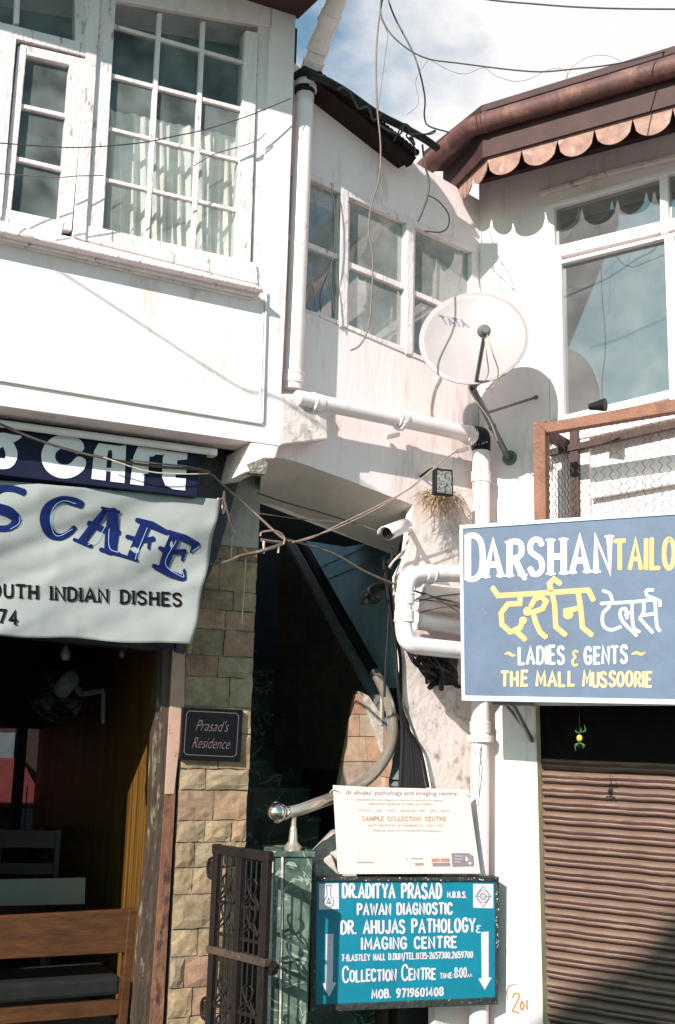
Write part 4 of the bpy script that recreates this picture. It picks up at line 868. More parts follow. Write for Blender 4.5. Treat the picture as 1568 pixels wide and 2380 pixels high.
poly3(b, [ga+EZ*.1, Vector((g1.x, g1.y, zs_+.1)), RW.pt(RW.uz(g2)[0], zs_+.1, GW), RW.pt(RW.uz(g2)[0], zs_+.9, -1.2), ga+EZ*.9-RW.n*1.2], EZ*.04)
obj('roof', b, M_eave, tai)
b = NB()
poly3(b, [RW.pt(.02, zs_-.10, .06), RW.pt(RW.uz(g2)[0], zs_-.10, .06), RW.pt(RW.uz(g2)[0], zs_, .06), RW.pt(.02, zs_, .06)], -RW.n*.05); obj('wall_plate', b, M_eave, tai)
VW = .41; vtop = RW.hit(1200, 345, VW).z; vu0 = RW.uz(RW.hit(1132, 372, VW))[0]; vend = RW.uz(RW.hit(1700, 250, VW))[0]; nsc = 9; pit = RW.uz(RW.hit(1212, 372, VW))[0]-vu0
b = NB()
def scallops(P0, dr, nrm, n, pit, zt, drop=.0):
    top = []; bot = []
    for i in range(n):
        k = rnd.uniform(.88, 1.08); dp = rnd.uniform(-.006, .006)
        for a in range(0, 13):
            t = a/12; bot.append((i*pit+pit*t, -.035-dp-math.sqrt(max(0, 1-(2*t-1)**2))*pit*.47*k+(.02 if a in (0, 12) else 0)))
    front = [P0+dr*x+EZ*(zt+y) for x, y in bot]+[P0+dr*(n*pit)+EZ*(zt+.05), P0+EZ*(zt+.05)]
    poly3(b, front, -nrm*.006)
v0 = RW.pt(vu0, 0, VW); scallops(v0, RW.e, RW.n, nsc, pit, vtop)
va = onz(1035, 470, vtop-.03); va.z = 0; dr = (v0-va); ln = dr.length; dr.normalize(); scallops(va, dr, Vector((dr.y, -dr.x, 0)), 3, ln/3, vtop)
obj('valance', b, M_scallop, tai)
b = NB(); ue = RW.uz(g2)[0]; poly3(b, [RW.pt(vu0-.02, vtop-.012, VW+.022), RW.pt(ue, vtop-.012, VW+.022), RW.pt(ue, zs_+.04, VW+.022), RW.pt(vu0-.02, zs_+.04, VW+.022)], -RW.n*.02)
q0 = va+EZ*(vtop-.012)+Vector((dr.y, -dr.x, 0))*.02; q1 = RW.pt(vu0-.02, vtop-.012, VW+.022); dq = EZ*(zs_+.04-vtop+.012); poly3(b, [q0, q1, q1+dq, q0+dq], -Vector((dr.y, -dr.x, 0))*.02); obj('fascia_board', b, M_eave, tai)
# shutter
b = NB(); sw = -.05; zt = RW.hit(1400, 1766, sw).z; u0 = RW.uz(RW.hit(1246, 1900, sw))[0]; u1 = RW.uz(RW.hit(1760, 1900, sw))[0]; P = .073
pts = []; z = zt
prof = [(0, -.004), (.04, .008), (.12, .018), (.26, .022), (.38, .019), (.46, .011), (.52, .009), (.60, .012), (.72, .011), (.82, .003), (.87, -.012), (.94, -.018)]
nu = 24
rows = []
while z > -.02:
    for a, w_ in prof: rows.append((z-P*a, w_))
    z -= P
G = []
for z_, w_ in rows: G.append([b.verts.new(RW.pt(u0+(u1-u0)*i/nu, z_+.004*noise.noise(Vector((i*.4, z_*3, 0))), sw+w_+.009*noise.noise(Vector((i*.35, z_*1.5, 5)))+.004*noise.noise(Vector((i*.9, z_*6, 8))))) for i in range(nu+1)])
for a, c in zip(G, G[1:]):
    for i in range(nu): b.faces.new((a[i], a[i+1], c[i+1], c[i]))
obj('shutter', b, M_shutter, tai, smooth=True)
b = NB(); zz = RW.hit(1300, 1640, 0).z+.1
for q in (((u0, zt-.03, -.06), (u1, zt-.03, -.06), (u1, zt-.03, -.5), (u0, zt-.03, -.5)), ((u0, zt-.1, -.5), (u1, zt-.1, -.5), (u1, zz, -.5), (u0, zz, -.5)), ((u0, zz, -.02), (u1, zz, -.02), (u1, zz, -.5), (u0, zz, -.5)), ((u0-.002, zt-.1, -.02), (u0-.002, zt-.1, -.5), (u0-.002, zz, -.5), (u0-.002, zz, -.02))):
    rect(b, [RW.pt(*p) for p in q])
poly3(b, [RW.pt(u0, zt-.005, -.03), RW.pt(u1, zt-.005, -.03), RW.pt(u1, zz, -.03), RW.pt(u0, zz, -.03)], -RW.n*.02)
obj('shutter_box', b, mat('sign_shade_black', (.007, .005, .005), .9, .3, 8, spec=.1), tai)  # dark box, its colour blackened further for the sign's shadow

# ------------------------------------------------------------------ tailor's sign
SW = .60
ts = thing('tailor_sign', 'large slate blue DARSHAN TAILORS board with pale border over the brown shutter', 'sign')
b = NB(); prism(b, RW, [R1(196, 452), R1(1900, 338), R1(1900, 1560), R1(210, 1528)], SW+.004, SW-.02); obj('panel', b, M_signblue, ts)
b = NB()
prism(b, RW, [R1(176, 428), R1(1900, 314), R1(1900, 339), R1(178, 454)], SW+.012, SW-.03); prism(b, RW, [R1(190, 1528), R1(1900, 1560), R1(1900, 1594), R1(192, 1562)], SW+.012, SW-.03)
prism(b, RW, [R1(176, 454), R1(197, 453), R1(211, 1528), R1(190, 1528)], SW+.012, SW-.03); obj('border', b, M_signborder, ts, bevel=.003)
f = on(RW, R1, SW+.0055)
b = NB()
words(b, f, 'D', 232, 328, 500, 775, 495, 775, wt=.14, serif=.5, jit=0)
words(b, f, 'ARSHAN', 345, 1148, 545, 762, 500, 722, wt=.175, serif=.72, jit=.012, gap=.2)
strokes(b, f, [[(545, 665, 40), (600, 775, 30)]])
obj('lettering', b, M_letter_w, ts)
b = NB(); words(b, f, 'TAILORS', 1182, 1745, 535, 712, 498, 704, wt=.17, jit=.015, gap=.16); obj('lettering', b, M_letter_y, ts)
b = NB()
strokes(b, f, [[(392, 832), (426, 884), (700, 868), (1010, 848), (1042, 912)], [(563, 870), (570, 905), (566, 935), (490, 938), (447, 995), (452, 1070), (505, 1118), (568, 1092), (590, 1045)], [(535, 1105), (602, 1168)],
 [(640, 950), (665, 905), (705, 890), (738, 920), (715, 968), (655, 990), (620, 985)], [(650, 985), (672, 1060), (698, 1120), (736, 1152)], [(775, 870), (792, 940), (800, 1085), (862, 1138)],
 [(768, 850), (758, 806), (788, 776), (828, 806)], [(868, 1000), (866, 982), (958, 962)], [(945, 868), (960, 960), (972, 1088), (1032, 1138)]], 34, sm=False)
for x, y, r in ((588, 1045, 26), (618, 985, 30), (880, 1005, 34)): fills(b, f, [[(x+r*math.cos(a), y+r*math.sin(a)) for a in [k*.524 for k in range(12)]]], .0028)
obj('lettering', b, M_letter_y, ts)
b = NB(); strokes(b, f, [[(1090, 935), (1280, 925), (1455, 912), (1472, 950)], [(1150, 930), (1140, 960), (1104, 1000), (1106, 1075), (1155, 1105), (1218, 1085)], [(1104, 852), (1148, 872), (1168, 930)], [(1260, 1030), (1250, 970), (1216, 985), (1232, 1050), (1322, 1142)], [(1250, 1010), (1290, 985)], [(1290, 925), (1300, 1080), (1340, 1118)],
 [(1368, 925), (1366, 990), (1345, 1030), (1360, 1050), (1425, 1122)], [(1362, 1010), (1445, 1000)], [(1440, 915), (1452, 1075), (1472, 1112)], [(1445, 905), (1392, 885), (1386, 852), (1428, 846)]], 22); obj('lettering', b, M_letter_w, ts)
b = NB(); words(b, f, 'LADIES', 565, 850, 1218, 1322, 1212, 1322, wt=.18, jit=.02); words(b, f, 'GENTS', 990, 1255, 1218, 1322, 1210, 1316, wt=.18, jit=.02); obj('lettering', b, M_letter_w, ts)
b = NB(); strokes(b, f, [[(472, 1262, 10), (495, 1254, 18), (515, 1268, 18), (538, 1270, 8)], [(1290, 1262, 10), (1320, 1252, 20), (1350, 1262, 18), (1376, 1250, 8)]]); words(b, f, '&', 908, 948, 1240, 1335, 1240, 1335, wt=.16); obj('lettering', b, M_letter_y, ts)
b = NB(); M_ly2 = mat('faded_orange_lettering', (.66, .42, .22), .6, .12, 14)
words(b, f, 'THE', 448, 612, 1378, 1465, 1375, 1465, wt=.22, jit=.03); words(b, f, 'MALL', 675, 915, 1378, 1465, 1376, 1465, wt=.22, jit=.03); words(b, f, 'MUSSOORIE', 975, 1412, 1378, 1468, 1378, 1470, wt=.2, jit=.04, gap=.14); obj('lettering', b, M_ly2, ts)
b = NB()
q0 = RW.hit(*R4(400, 184), SW-.03); q1 = RW.hit(*R4(655, 188), .04)
tube(b, [RW.hit(*R4(520, 190), SW-.05), RW.hit(*R4(645, 425), .04)], .014, 6, 0)
tube(b, [RW.hit(*R4(395, 184), SW-.06), RW.hit(*R4(660, 192), SW-.06)], .012, 6, 0); tube(b, [RW.hit(*R4(470, 184), SW-.06), RW.hit(*R4(640, 400), .04)], .01, 6, 0)
obj('bracket', b, M_steel_dk, ts)
# chilli and lemon charm
ch = thing('lemon_chilli_charm', 'green chillies and a lemon strung on a thread hanging below the tailor board', 'charm')
CK = .78; c = RW.hit(*R4(953, 410), SW-.12); top = RW.hit(*R4(950, 184), SW-.06)
b = NB(); tube(b, [Vector((c.x, c.y, top.z+.02)), c-EZ*.05], .0012, 5, 0); obj('thread', b, M_black, ch)
b = NB(); vs = ball(b, c, .019*CK, seg=14)
for v in vs: v.co.z = c.z+(v.co.z-c.z)*1.15
obj('lemon', b, M_lemon, ch, smooth=True)
b = NB()
for i in range(9):
    a = i*2.4; up = i < 4; s_ = 1 if up else -1; r0 = c+EZ*(.03 if up else -.028)*1; dv = RW.e*math.cos(a)+RW.n*math.sin(a)
    k = 1 if up else .9; k *= CK*rnd.uniform(.6, 1.15); r0 = c+(r0-c)*CK; p1 = r0+dv*.016*k+EZ*s_*.008*k; p2 = r0+dv*.036*k+EZ*(s_*.018*k); p3 = r0+dv*.03*k+EZ*s_*rnd.uniform(.03, .055)*k
    tube(b, [r0, p1, p2, p3], [.0022, .0038, .003, .0008], 7, 4)
obj('chillies', b, M_green, ch, smooth=True)

# ------------------------------------------------------------------ balcony cage
cg = thing('wire_cage', 'brown wooden frame with chain link netting below the modern window', 'window cage')
CP = .40
b = NB()
prism(b, RW, [(1237, 982), (1266, 976), (1268, 1240), (1241, 1250)], CP, CP-.06)
prism(b, RW, [(1251, 985), (1750, 893), (1750, 926), (1268, 1006), (1268, 1002)], CP+.004, CP-.06)
obj('frame', b, M_brownwood, cg, bevel=.004)
b = NB(); pL = RW.hit(1252, 990, CP); uL = RW.uz(pL)[0]; zT = pL.z-.02
for w_ in (.03,):
    poly3(b, [RW.pt(uL-.02, zT-.03, CP-.06), RW.pt(uL+.03, zT-.03, CP-.06), RW.pt(uL+.03, zT+.02, CP-.06), RW.pt(uL-.02, zT+.02, CP-.06)], -RW.n*(CP-.09))
bar(b, RW, (1333, 1000), (1335, 1250), 20, .06, .03); bar(b, RW, (1272, 1052), (1750, 945), 14, .07, .03)
obj('back_frame', b, mat('shadow_brown_wood', (.05, .028, .022), .7, .3, 10), cg)  # back frame in darker brown, its shade put into the colour
b = NB(); pw = .044; zB = zT-.62
nW = 38; nr = int((zT-zB)/(pw*.55))
for j in range(nW):
    P_ = [RW.pt(uL+.03+j*pw+(pw*.5 if (i+j) % 2 else -pw*.02), zT-i*pw*.55, CP-.03+(.003 if i % 2 else -.003)) for i in range(nr)]; tube(b, P_, .0026, 4, 0)
for j in range(9):
    P_ = [RW.pt(uL+.012, zT-i*pw*.55, CP-.03-j*pw+(pw*.5 if (i+j) % 2 else 0)) for i in range(nr)]; tube(b, P_, .0026, 4, 0)
obj('netting', b, M_wire, cg)
b = NB(); prism(b, RW, [(1345, 1012), (1368, 1008), (1372, 1205), (1350, 1210)], .03, 0); prism(b, RW, [(1340, 1006), (1750, 915), (1750, 930), (1345, 1020)], .04, 0); prism(b, RW, [(1372, 1130), (1750, 1065), (1750, 1090), (1372, 1158)], .05, 0)
obj('ledge_moulding', b, M_plaster, tai)
b = NB(); c = RW.hit(*Z4(1268, 945), CP-.05); lathe(b, c, RW.e, [(.018, -.045), (.02, -.03), (.026, .0), (.034, .03), (.036, .045)], 14)
tag(obj('pot', b, M_black, smooth=True), 'small dark pot lying on its side on the brown cage rail', 'pot')

# ------------------------------------------------------------------ satellite dish
sd_ = thing('satellite_dish', 'grey oval satellite dish on a bent steel mast in the corner above the stairs', 'satellite dish')
dc = atY(1100, 785, 6.02); vw = (CAM-dc).normalized()
dn = (vw*math.cos(R(35))+(EZ-vw*vw.z).normalized()*math.sin(R(35))-_RT*.06).normalized()
dx = (_RT-dn*_RT.dot(dn)).normalized(); dy = dn.cross(dx)
tw = R(-7); dx, dy = dx*math.cos(tw)+dy*math.sin(tw), dy*math.cos(tw)-dx*math.sin(tw)
dr_, dry = .296, .30
def bowl(a, c, l=0): return dc+dx*a+dy*c-dn*(.055*(1-(a/dr_)**2-(c/dry)**2)-l)
b = NB(); rings = []
for k in range(0, 13):
    q = k/12; rings.append([b.verts.new(bowl(dr_*q*math.cos(a), dry*q*math.sin(a))) for a in [2*math.pi*i/56 for i in range(56)]] if k else [b.verts.new(bowl(0, 0))])
for i in range(56): b.faces.new((rings[0][0], rings[1][i], rings[1][(i+1) % 56]))
for a_, c_ in zip(rings[1:], rings[2:]):
    for i in range(56): b.faces.new((a_[i], c_[i], c_[(i+1) % 56], a_[(i+1) % 56]))
o = obj('reflector', b, M_dish, sd_, smooth=True); s = o.modifiers.new('thick', 'SOLIDIFY'); s.thickness = .008; s.offset = -1
b = NB(); tube(b, [dc+dx*dr_*math.cos(a)+dy*dry*math.sin(a) for a in [2*math.pi*i/56 for i in range(57)]], .006, 6, 0, False); obj('rim', b, M_dish, sd_, smooth=True)
def dishfn(x, y, l=0):
    d = ray(*Z4(x, y)); pl_ = dc-dn*.035; t = (pl_-CAM).dot(dn)/d.dot(dn); p = CAM+d*t-dc; a, c_ = p.dot(dx), p.dot(dy); return bowl(a, c_, .013)
printed('lettering', 'TATA', dishfn, ((652, 604), (752, 612), (774, 640), (672, 634)), mat('grey_blue_print', (.17, .17, .22), .6, .1, 20), sd_, .02, 0, 1.1)
lnb = atY(1126, 768, 5.62); foot = dc-dy*dry*.98-dn*.01; foot = atY(1104, 900, 5.98)
b = NB(); tube(b, [foot, lnb-EZ*.02], .011, 6, 0); obj('feed_arm', b, M_steel_dk, sd_)
b = NB(); fdv = (bowl(0, 0)-lnb).normalized(); lathe(b, lnb, fdv, [(.018, -.05), (.022, -.03), (.022, .0), (.034, .012), (.036, .03), (.028, .034)], 16); obj('receiver', b, mat('dull_grey_receiver', (.14, .14, .13), .5, .3, 30), sd_, smooth=True)
b = NB(); mA = atY(1098, 902, 6.02); mB = RW.hit(1180, 1062, .03)
tube(b, [mA, mA.lerp(mB, .5), mB], .019, 8, 0); tube(b, [mA, bowl(0, -.12, -.03)], .016, 8, 0); lathe(b, mB-RW.n*.03, RW.n, [(.045, 0), (.045, .012), (.02, .014)], 14); ball(b, mA.lerp(mB, .55), .024)
obj('mast', b, M_steel_dk, sd_, smooth=True)
b = NB(); q = mA.lerp(mB, .35); tube(b, [q, RW.hit(*Z4(1030, 912), .0)], .008, 6, 0); ball(b, RW.hit(*Z4(1030, 912), .0), .014); obj('stay_rod', b, M_steel_dk, sd_)
b = NB(); tube(b, [lnb+fdv*-.04, atY(*Z4(862, 740), 5.64), atY(*Z4(884, 810), 5.75), atY(*Z4(870, 865), 5.9), atY(*Z4(835, 880), 6.0)], .004, 5); tube(b, [lnb, atY(*Z4(838, 740), 5.66), atY(*Z4(845, 820), 5.8), atY(*Z4(815, 860), 5.97), atY(*Z4(770, 870), 6.0), atY(*Z4(800, 930), 6.05), atY(*Z4(850, 1000), 6.15), atY(*Z4(880, 1080), 6.25)], .004, 5)
obj('coax_cable', b, M_cable_w, sd_)

# ------------------------------------------------------------------ drainpipes
def collar(b, p, d, r): lathe(b, p-d.normalized()*.03, d, [(r*1.0, 0), (r*1.14, .004), (r*1.14, .05), (r*1.2, .052), (r*1.2, .06), (r, .064)], 16)
dp = thing('drainpipe', 'white drainpipe running down the corner of the overhanging cafe storey', 'drainpipe', None)
b = NB(); pa = CW.hit(709, 205, .085); pb = CW.hit(679, 905, .085)
tube(b, [pa, pb], .05, 18, 0); collar(b, CW.hit(680, 880, .085), pa-pb, .05); collar(b, CW.hit(711, 200, .085), pb-pa, .05)
obj('pipe', b, M_pvc, dp, smooth=True)
b = NB(); q = [CW.hit(711, 206, .085), CW.hit(722, 168, .10), CW.hit(746, 92, .22), CW.hit(772, 28, .36), CW.hit(800, -45, .45)]
tube(b, q[:3], .053, 18, 0); tube(b, q[2:], .052, 18, 0); ball(b, q[1], .053); ball(b, q[2], .056)
for a_, c_ in ((q[1], q[2]), (q[2], q[1]), (q[3], q[2])): collar(b, a_.lerp(c_, .2), c_-a_, .052)
obj('swan_neck', b, M_pvc, dp, smooth=True)
b = NB(); box3(b, CW.hit(714, 178, .11), CW.e, CW.n, EZ, .13, .11, .03); lathe(b, CW.hit(708, 212, .085), EZ, [(.054, -.02), (.058, -.01), (.058, .015), (.05, .02)], 16); obj('clamp', b, M_black, dp)
hp = thing('drainpipe', 'white horizontal drainpipe sloping across the wall below the old window', 'drainpipe')
b = NB(); r0 = CW.hit(690, 925, .13); r1 = CW.hit(1098, 1012, .13); rm = CW.hit(930, 972, .13)
tube(b, [r0, r1], .042, 16, 0); tube(b, [rm, r1], .047, 16, 0); collar(b, rm, r0-r1, .047); collar(b, CW.hit(1088, 1010, .13), r1-r0, .047); collar(b, CW.hit(735, 936, .13), r0-r1, .042)
obj('pipe', b, M_pvc, hp, smooth=True)
b = NB()
for x, y in ((930, 980), (1090, 1015)): q = CW.hit(x, y, .13); lathe(b, q, r1-r0, [(.05, -.012), (.052, -.01), (.052, .01), (.05, .012)], 16); box3(b, q-EZ*.07-CW.n*.06, CW.e, CW.n, EZ, .02, .10, .02)
obj('clamp', b, M_pvc, hp)
vp = thing('drainpipe', 'tall white downpipe in the inner corner passing behind the tailor board', 'drainpipe')
b = NB(); v1 = CW.hit(1118, 1030, .12); v2 = Vector((v1.x, v1.y, 0)); tube(b, [v1, v2], .052, 18, 0)
for y in (1110, 1690): lathe(b, Vector((v1.x, v1.y, CW.hit(1118, y, .12).z)), EZ, [(.052, -.03), (.058, -.028), (.058, .02), (.06, .022), (.06, .03), (.052, .032)], 18)
zc_ = CW.hit(1112, 1716, .12).z; lathe(b, Vector((v1.x, v1.y, zc_)), EZ, [(.053, -.022), (.075, -.018), (.078, .016), (.053, .018)], 18)
obj('pipe', b, M_pvc, vp, smooth=True)
b = NB(); tube(b, [CW.hit(1096, 1010, .13), CW.hit(1112, 1012, .14), v1+EZ*.03, v1-EZ*.05], .054, 16, 5); obj('elbow', b, M_black, vp, smooth=True)
ep = thing('drainpipe', 'white pipe bending back in a U from behind the tailor board', 'drainpipe')
b = NB(); q = [CW.hit(1085, 1334, .26), CW.hit(985, 1334, .26), CW.hit(952, 1342, .26), CW.hit(940, 1376, .26), CW.hit(938, 1420, .26), CW.hit(938, 1462, .26), CW.hit(948, 1492, .27), CW.hit(980, 1502, .28), CW.hit(1075, 1512, .3)]
tube(b, q, .046, 16, 5); collar(b, CW.hit(940, 1392, .26), EZ, .046); collar(b, CW.hit(939, 1432, .26), -EZ, .046); collar(b, CW.hit(992, 1334, .26), CW.e, .046)
obj('pipe', b, M_pvc, ep, smooth=True)
b = NB(); tube(b, [CW.hit(968, 1385, .12), CW.hit(1100, 1402, .14)], .078, 16, 0); tube(b, [CW.hit(965, 1442, .1), CW.hit(1100, 1462, .1)], .05, 14, 0)
wr = tag(obj('wrapped_bundle', b, M_pvc, smooth=True), 'white sleeved bundle tied with wires behind the U bend pipe', 'pipe bundle')
b = NB()
for x, y, x2, y2 in ((968, 1398, 1070, 1380), (968, 1392, 1070, 1412), (972, 1425, 1072, 1405), (985, 1378, 1065, 1422)): tube(b, [CW.hit(x, y, .22), CW.hit((x+x2)/2, (y+y2)/2-3, .23), CW.hit(x2, y2, .22)], .004, 5)
obj('tie_wire', b, M_cable_b, wr)
# tangle under the pipe
tg = thing('cable_tangle', 'black tangle of cables and a junction box beside the lower corner of the tailor board', 'cables')
b = NB()
for i in range(16):
    x0, y0 = rnd.uniform(945, 1060), rnd.uniform(1500, 1530); x1, y1 = rnd.uniform(985, 1070), rnd.uniform(1555, 1605)
    tube(b, [CW.hit(x0, y0, .06), CW.hit((x0+x1)/2+rnd.uniform(-25, 25), (y0+y1)/2, .12+rnd.uniform(-.05, .05)), CW.hit(x1, y1, .1)], rnd.uniform(.006, .016), 6)
obj('cables', b, M_black, tg, smooth=True)
b = NB(); prism(b, CW, [(1028, 1560), (1062, 1556), (1066, 1592), (1030, 1594)], .12, .02); prism(b, CW, [(985, 1516), (1066, 1522), (1062, 1562), (1010, 1548)], .07, .0); obj('junction_box', b, M_black, tg, bevel=.004)

# ------------------------------------------------------------------ floodlight, nest, camera
fl = thing('floodlight', 'small black floodlight with dirty front above the dry twigs', 'floodlight')
b = NB(); prism(b, CW, [Z6(1197, 46), Z6(1278, 52), Z6(1282, 182), Z6(1196, 174)], .24, .205); obj('housing', b, M_black, fl, bevel=.006)
b = NB(); prism(b, CW, [Z6(1206, 56), Z6(1270, 62), Z6(1273, 172), Z6(1205, 164)], .245, .235); obj('lens', b, M_lampglass, fl)
b = NB(); q = CW.hit(1034, 1095, .2); tube(b, [q, q+EZ*.03-CW.n*.1, q-CW.n*.2], .008, 6, 3); obj('bracket', b, M_black, fl)
b = NB()
for i in range(330):
    o_ = CW.hit(1020+rnd.gauss(0, 20), 1148+rnd.gauss(0, 6), rnd.uniform(.02, .14)); a = rnd.uniform(-2.9, -.25) if i % 5 else rnd.uniform(0, 3.1); L_ = rnd.uniform(.05, .2)*(1 if a < 0 else .6)
    d_ = CW.e*math.cos(a)+EZ*math.sin(a)*.75+CW.n*rnd.uniform(-.1, .4); tube(b, [o_, o_+d_*L_*.5+CW.n*.01, o_+d_*L_-EZ*L_*.15], [.0022, .0017, .0007], 4, 2)
tag(obj('twig_nest', b, M_straw), 'untidy clump of dry twigs and grass under the floodlight', 'twigs')
cc = thing('security_camera', 'white bullet security camera fixed at the right end of the arch', 'camera')
b = NB(); c0 = CW.hit(938, 1224, .16); c1 = CW.hit(897, 1241, .30); ax = (c1-c0).normalized(); L_ = (c1-c0).length
lathe(b, c0, ax, [(.024, -.02), (.034, 0), (.036, L_*.75), (.037, L_*.88), (.032, L_*.9)], 20); obj('body', b, M_frame, cc, smooth=True)
b = NB(); sx = ax.cross(EZ).normalized(); uu = sx.cross(ax).normalized(); ring0, ring1 = [], []
for k in range(9):
    a = math.pi*(k/8); ring0.append(b.verts.new(c0-ax*.02+(sx*math.cos(a)+uu*math.sin(a))*.042)); ring1.append(b.verts.new(c1+ax*.02+(sx*math.cos(a)+uu*math.sin(a))*.043))
for k in range(8): b.faces.new((ring0[k], ring0[k+1], ring1[k+1], ring1[k]))
o = obj('hood', b, M_frame, cc, smooth=True); s = o.modifiers.new('thick', 'SOLIDIFY'); s.thickness = .004
b = NB(); lathe(b, c0+ax*(L_*.9+.001), ax, [(.031, 0), (.031, .004)], 18); obj('lens', b, M_black, cc)
b = NB(); tube(b, [c0-ax*.01, CW.hit(948, 1232, .06), CW.hit(952, 1230, 0)], .014, 8, 3); obj('bracket', b, M_frame, cc)
b = NB(); tube(b, [CW.hit(948, 1240, .05), CW.hit(944, 1270, .05), CW.hit(916, 1302, .07), CW.hit(904, 1318, .08)], .006, 6); tube(b, [CW.hit(950, 1240, .05), CW.hit(938, 1285, .05), CW.hit(918, 1300, .06)], .006, 6); obj('lead', b, M_cable_w, cc)

# ================================================================== PATHOLOGY BOARDS
tb = thing('clinic_sign', 'teal hand painted pathology board with white lettering and down arrows', 'sign')
TW = .0
b = NB(); prism(b, TS, [R5(40, 795), R5(1442, 800), R5(1442, 1716), R5(34, 1776)], TW, TW-.03); obj('panel', b, M_teal, tb)
b = NB()
prism(b, TS, [R5(4, 782), R5(1462, 772), R5(1462, 806), R5(4, 806)], TW+.014, TW-.06); prism(b, TS, [R5(-2, 1768), R5(1452, 1708), R5(1452, 1762), R5(-4, 1822)], TW+.014, TW-.06)
prism(b, TS, [R5(4, 806), R5(48, 806), R5(42, 1768), R5(-2, 1768)], TW+.012, TW-.06); prism(b, TS, [R5(1436, 806), R5(1462, 806), R5(1454, 1710), R5(1434, 1710)], TW+.012, TW-.12)
obj('frame', b, M_frameblk, tb, bevel=.003)
f = on(TS, R5, TW+.0015)
b = NB(); fills(b, f, [[(66, 826), (218, 822), (220, 1020), (66, 1026)]]); em1 = obj('emblem', b, M_letter_w, tb)
b = NB(); fills(b, f, [[(1260, 826), (1416, 828), (1416, 1016), (1260, 1012)]]); em2 = obj('emblem', b, M_letter_w, tb)
b = NB(); f3 = on(TS, R5, TW+.003)
strokes(b, f3, [[(122, 838), (126, 870), (126, 920), (104, 960), (118, 998), (142, 1006), (170, 994), (180, 958), (156, 920), (156, 870), (160, 836)], [(132, 960), (140, 935), (150, 970), (128, 965)], [(120, 975), (160, 978)], [(118, 838), (164, 836)]], 5); M_pen = mat('grey_pen_line', (.12, .16, .19), .6, .1, 9); obj('line_drawing', b, M_pen, em1); b = NB()
strokes(b, f3, [[(1338, 842), (1400, 922), (1338, 1004), (1276, 922), (1338, 842)], [(1276, 922), (1312, 922)], [(1364, 922), (1400, 922)]], 4.5, sm=False)
for r in (42, 24, 14): strokes(b, f3, [[(1338+r*math.cos(a), 922+r*1.15*math.sin(a)) for a in [k*.3307 for k in range(20)]]], 4.5)
obj('line_drawing', b, M_pen, em2)
b = NB(); fills(b, f, [[(118, 1216), (178, 1214), (172, 1592), (200, 1590), (145, 1702), (88, 1598), (116, 1594)]]); obj('arrow', b, M_letter_w, tb)
b = NB(); fills(b, f, [[(1322, 1200), (1380, 1196), (1380, 1552), (1404, 1552), (1350, 1648), (1300, 1562), (1326, 1556)]])
obj('arrow', b, M_letter_w, tb)
for args in (('DR.ADITYA PRASAD', 252, 1010, 832, 930, 828, 936, .20), ('M.B.B.S.', 1062, 1206, 888, 930, 890, 934, .24), ('PAWAN DIAGNOSTIC', 366, 1096, 984, 1064, 976, 1058, .21), ('DR. AHUJAS PATHOLOGY', 240, 1272, 1118, 1212, 1096, 1196, .19), ('&', 1286, 1322, 1150, 1204, 1150, 1204, .18),
             ('IMAGING CENTRE', 398, 1130, 1248, 1332, 1238, 1318, .20), ('7-B,ASTLEY HALL D.DUN/TEL.0135-2657300,2659700', 244, 1256, 1378, 1424, 1350, 1396, .2), ('MOB. 9719601408', 478, 1026, 1650, 1712, 1630, 1690, .21), ('TIME:', 1006, 1105, 1520, 1558, 1516, 1554, .22), ('8:00', 1118, 1206, 1478, 1552, 1474, 1548, .13), ('AM', 1216, 1250, 1526, 1548, 1524, 1546, .24)):
    b = NB(); words(b, f, *args[:-1], wt=args[-1], jit=.018, gap=.15); obj('lettering', b, M_letter_w, tb)
b = NB(); words(b, f, 'COLLECTION CENTRE', 252, 968, 1500, 1586, 1482, 1562, wt=.17, jit=.03, gap=.14, big=(0, 11), bigk=1.4); obj('lettering', b, M_letter_w, tb)
b = NB(); rg = random.Random(4)
for i in range(60):
    x, y = (rg.uniform(20, 1440), rg.uniform(778, 800)) if i < 30 else (rg.uniform(1440, 1456), rg.uniform(820, 1320)); r = rg.uniform(2, 6)
    fills(b, on(TS, R5, TW+.0155), [[(x-r, y), (x, y-r*.8), (x+r, y), (x, y+r)]], .0003*(i % 3))
obj('chipped_paint', b, M_white_paint, tb)
nb = thing('notice_board', 'faded white printed pathology notice tied above the teal board', 'sign')
NW_ = .02
b = NB(); prism(b, TS, [R5(176, 62), R5(480, 78), R5(1226, 96), R5(1318, 748), R5(226, 752), R5(214, 730)], NW_, NW_-.012); obj('panel', b, M_board, nb, bevel=.002)
f = on(TS, R5, NW_+.0015)
Mg = mat('faded_mauve_print', (.24, .185, .20), .6, .1, 9); Mo = mat('faded_orange_print', (.42, .25, .13), .6, .1, 9); Mp = mat('pale_tan_print', (.34, .26, .19), .6, .1, 9)
printed('lettering', "dr ahujas' pathology and imaging centre", f, ((275, 97), (1132, 110), (1132, 152), (275, 145)), Mg, nb, .004)
printed('lettering', "Uttarakhand's only diagnostic centre to achieve the highest", f, ((350, 163), (1030, 174), (1030, 192), (350, 186)), Mp, nb)
printed('lettering', 'benchmark standards of NABL and NABH', f, ((455, 194), (932, 201), (932, 218), (455, 214)), Mp, nb)
printed('lettering', 'CT SCAN  |  LAB  |  X-RAY  |  Ultrasound  |  MRI  |  OPG  |  DEXA', f, ((362, 246), (1075, 252), (1075, 276), (362, 272)), Mp, nb)
b = NB(); words(b, f, 'SAMPLE COLLECTION CENTRE', 400, 1046, 304, 334, 308, 338, wt=.17, serif=.8, jit=0); obj('lettering', b, Mo, nb)
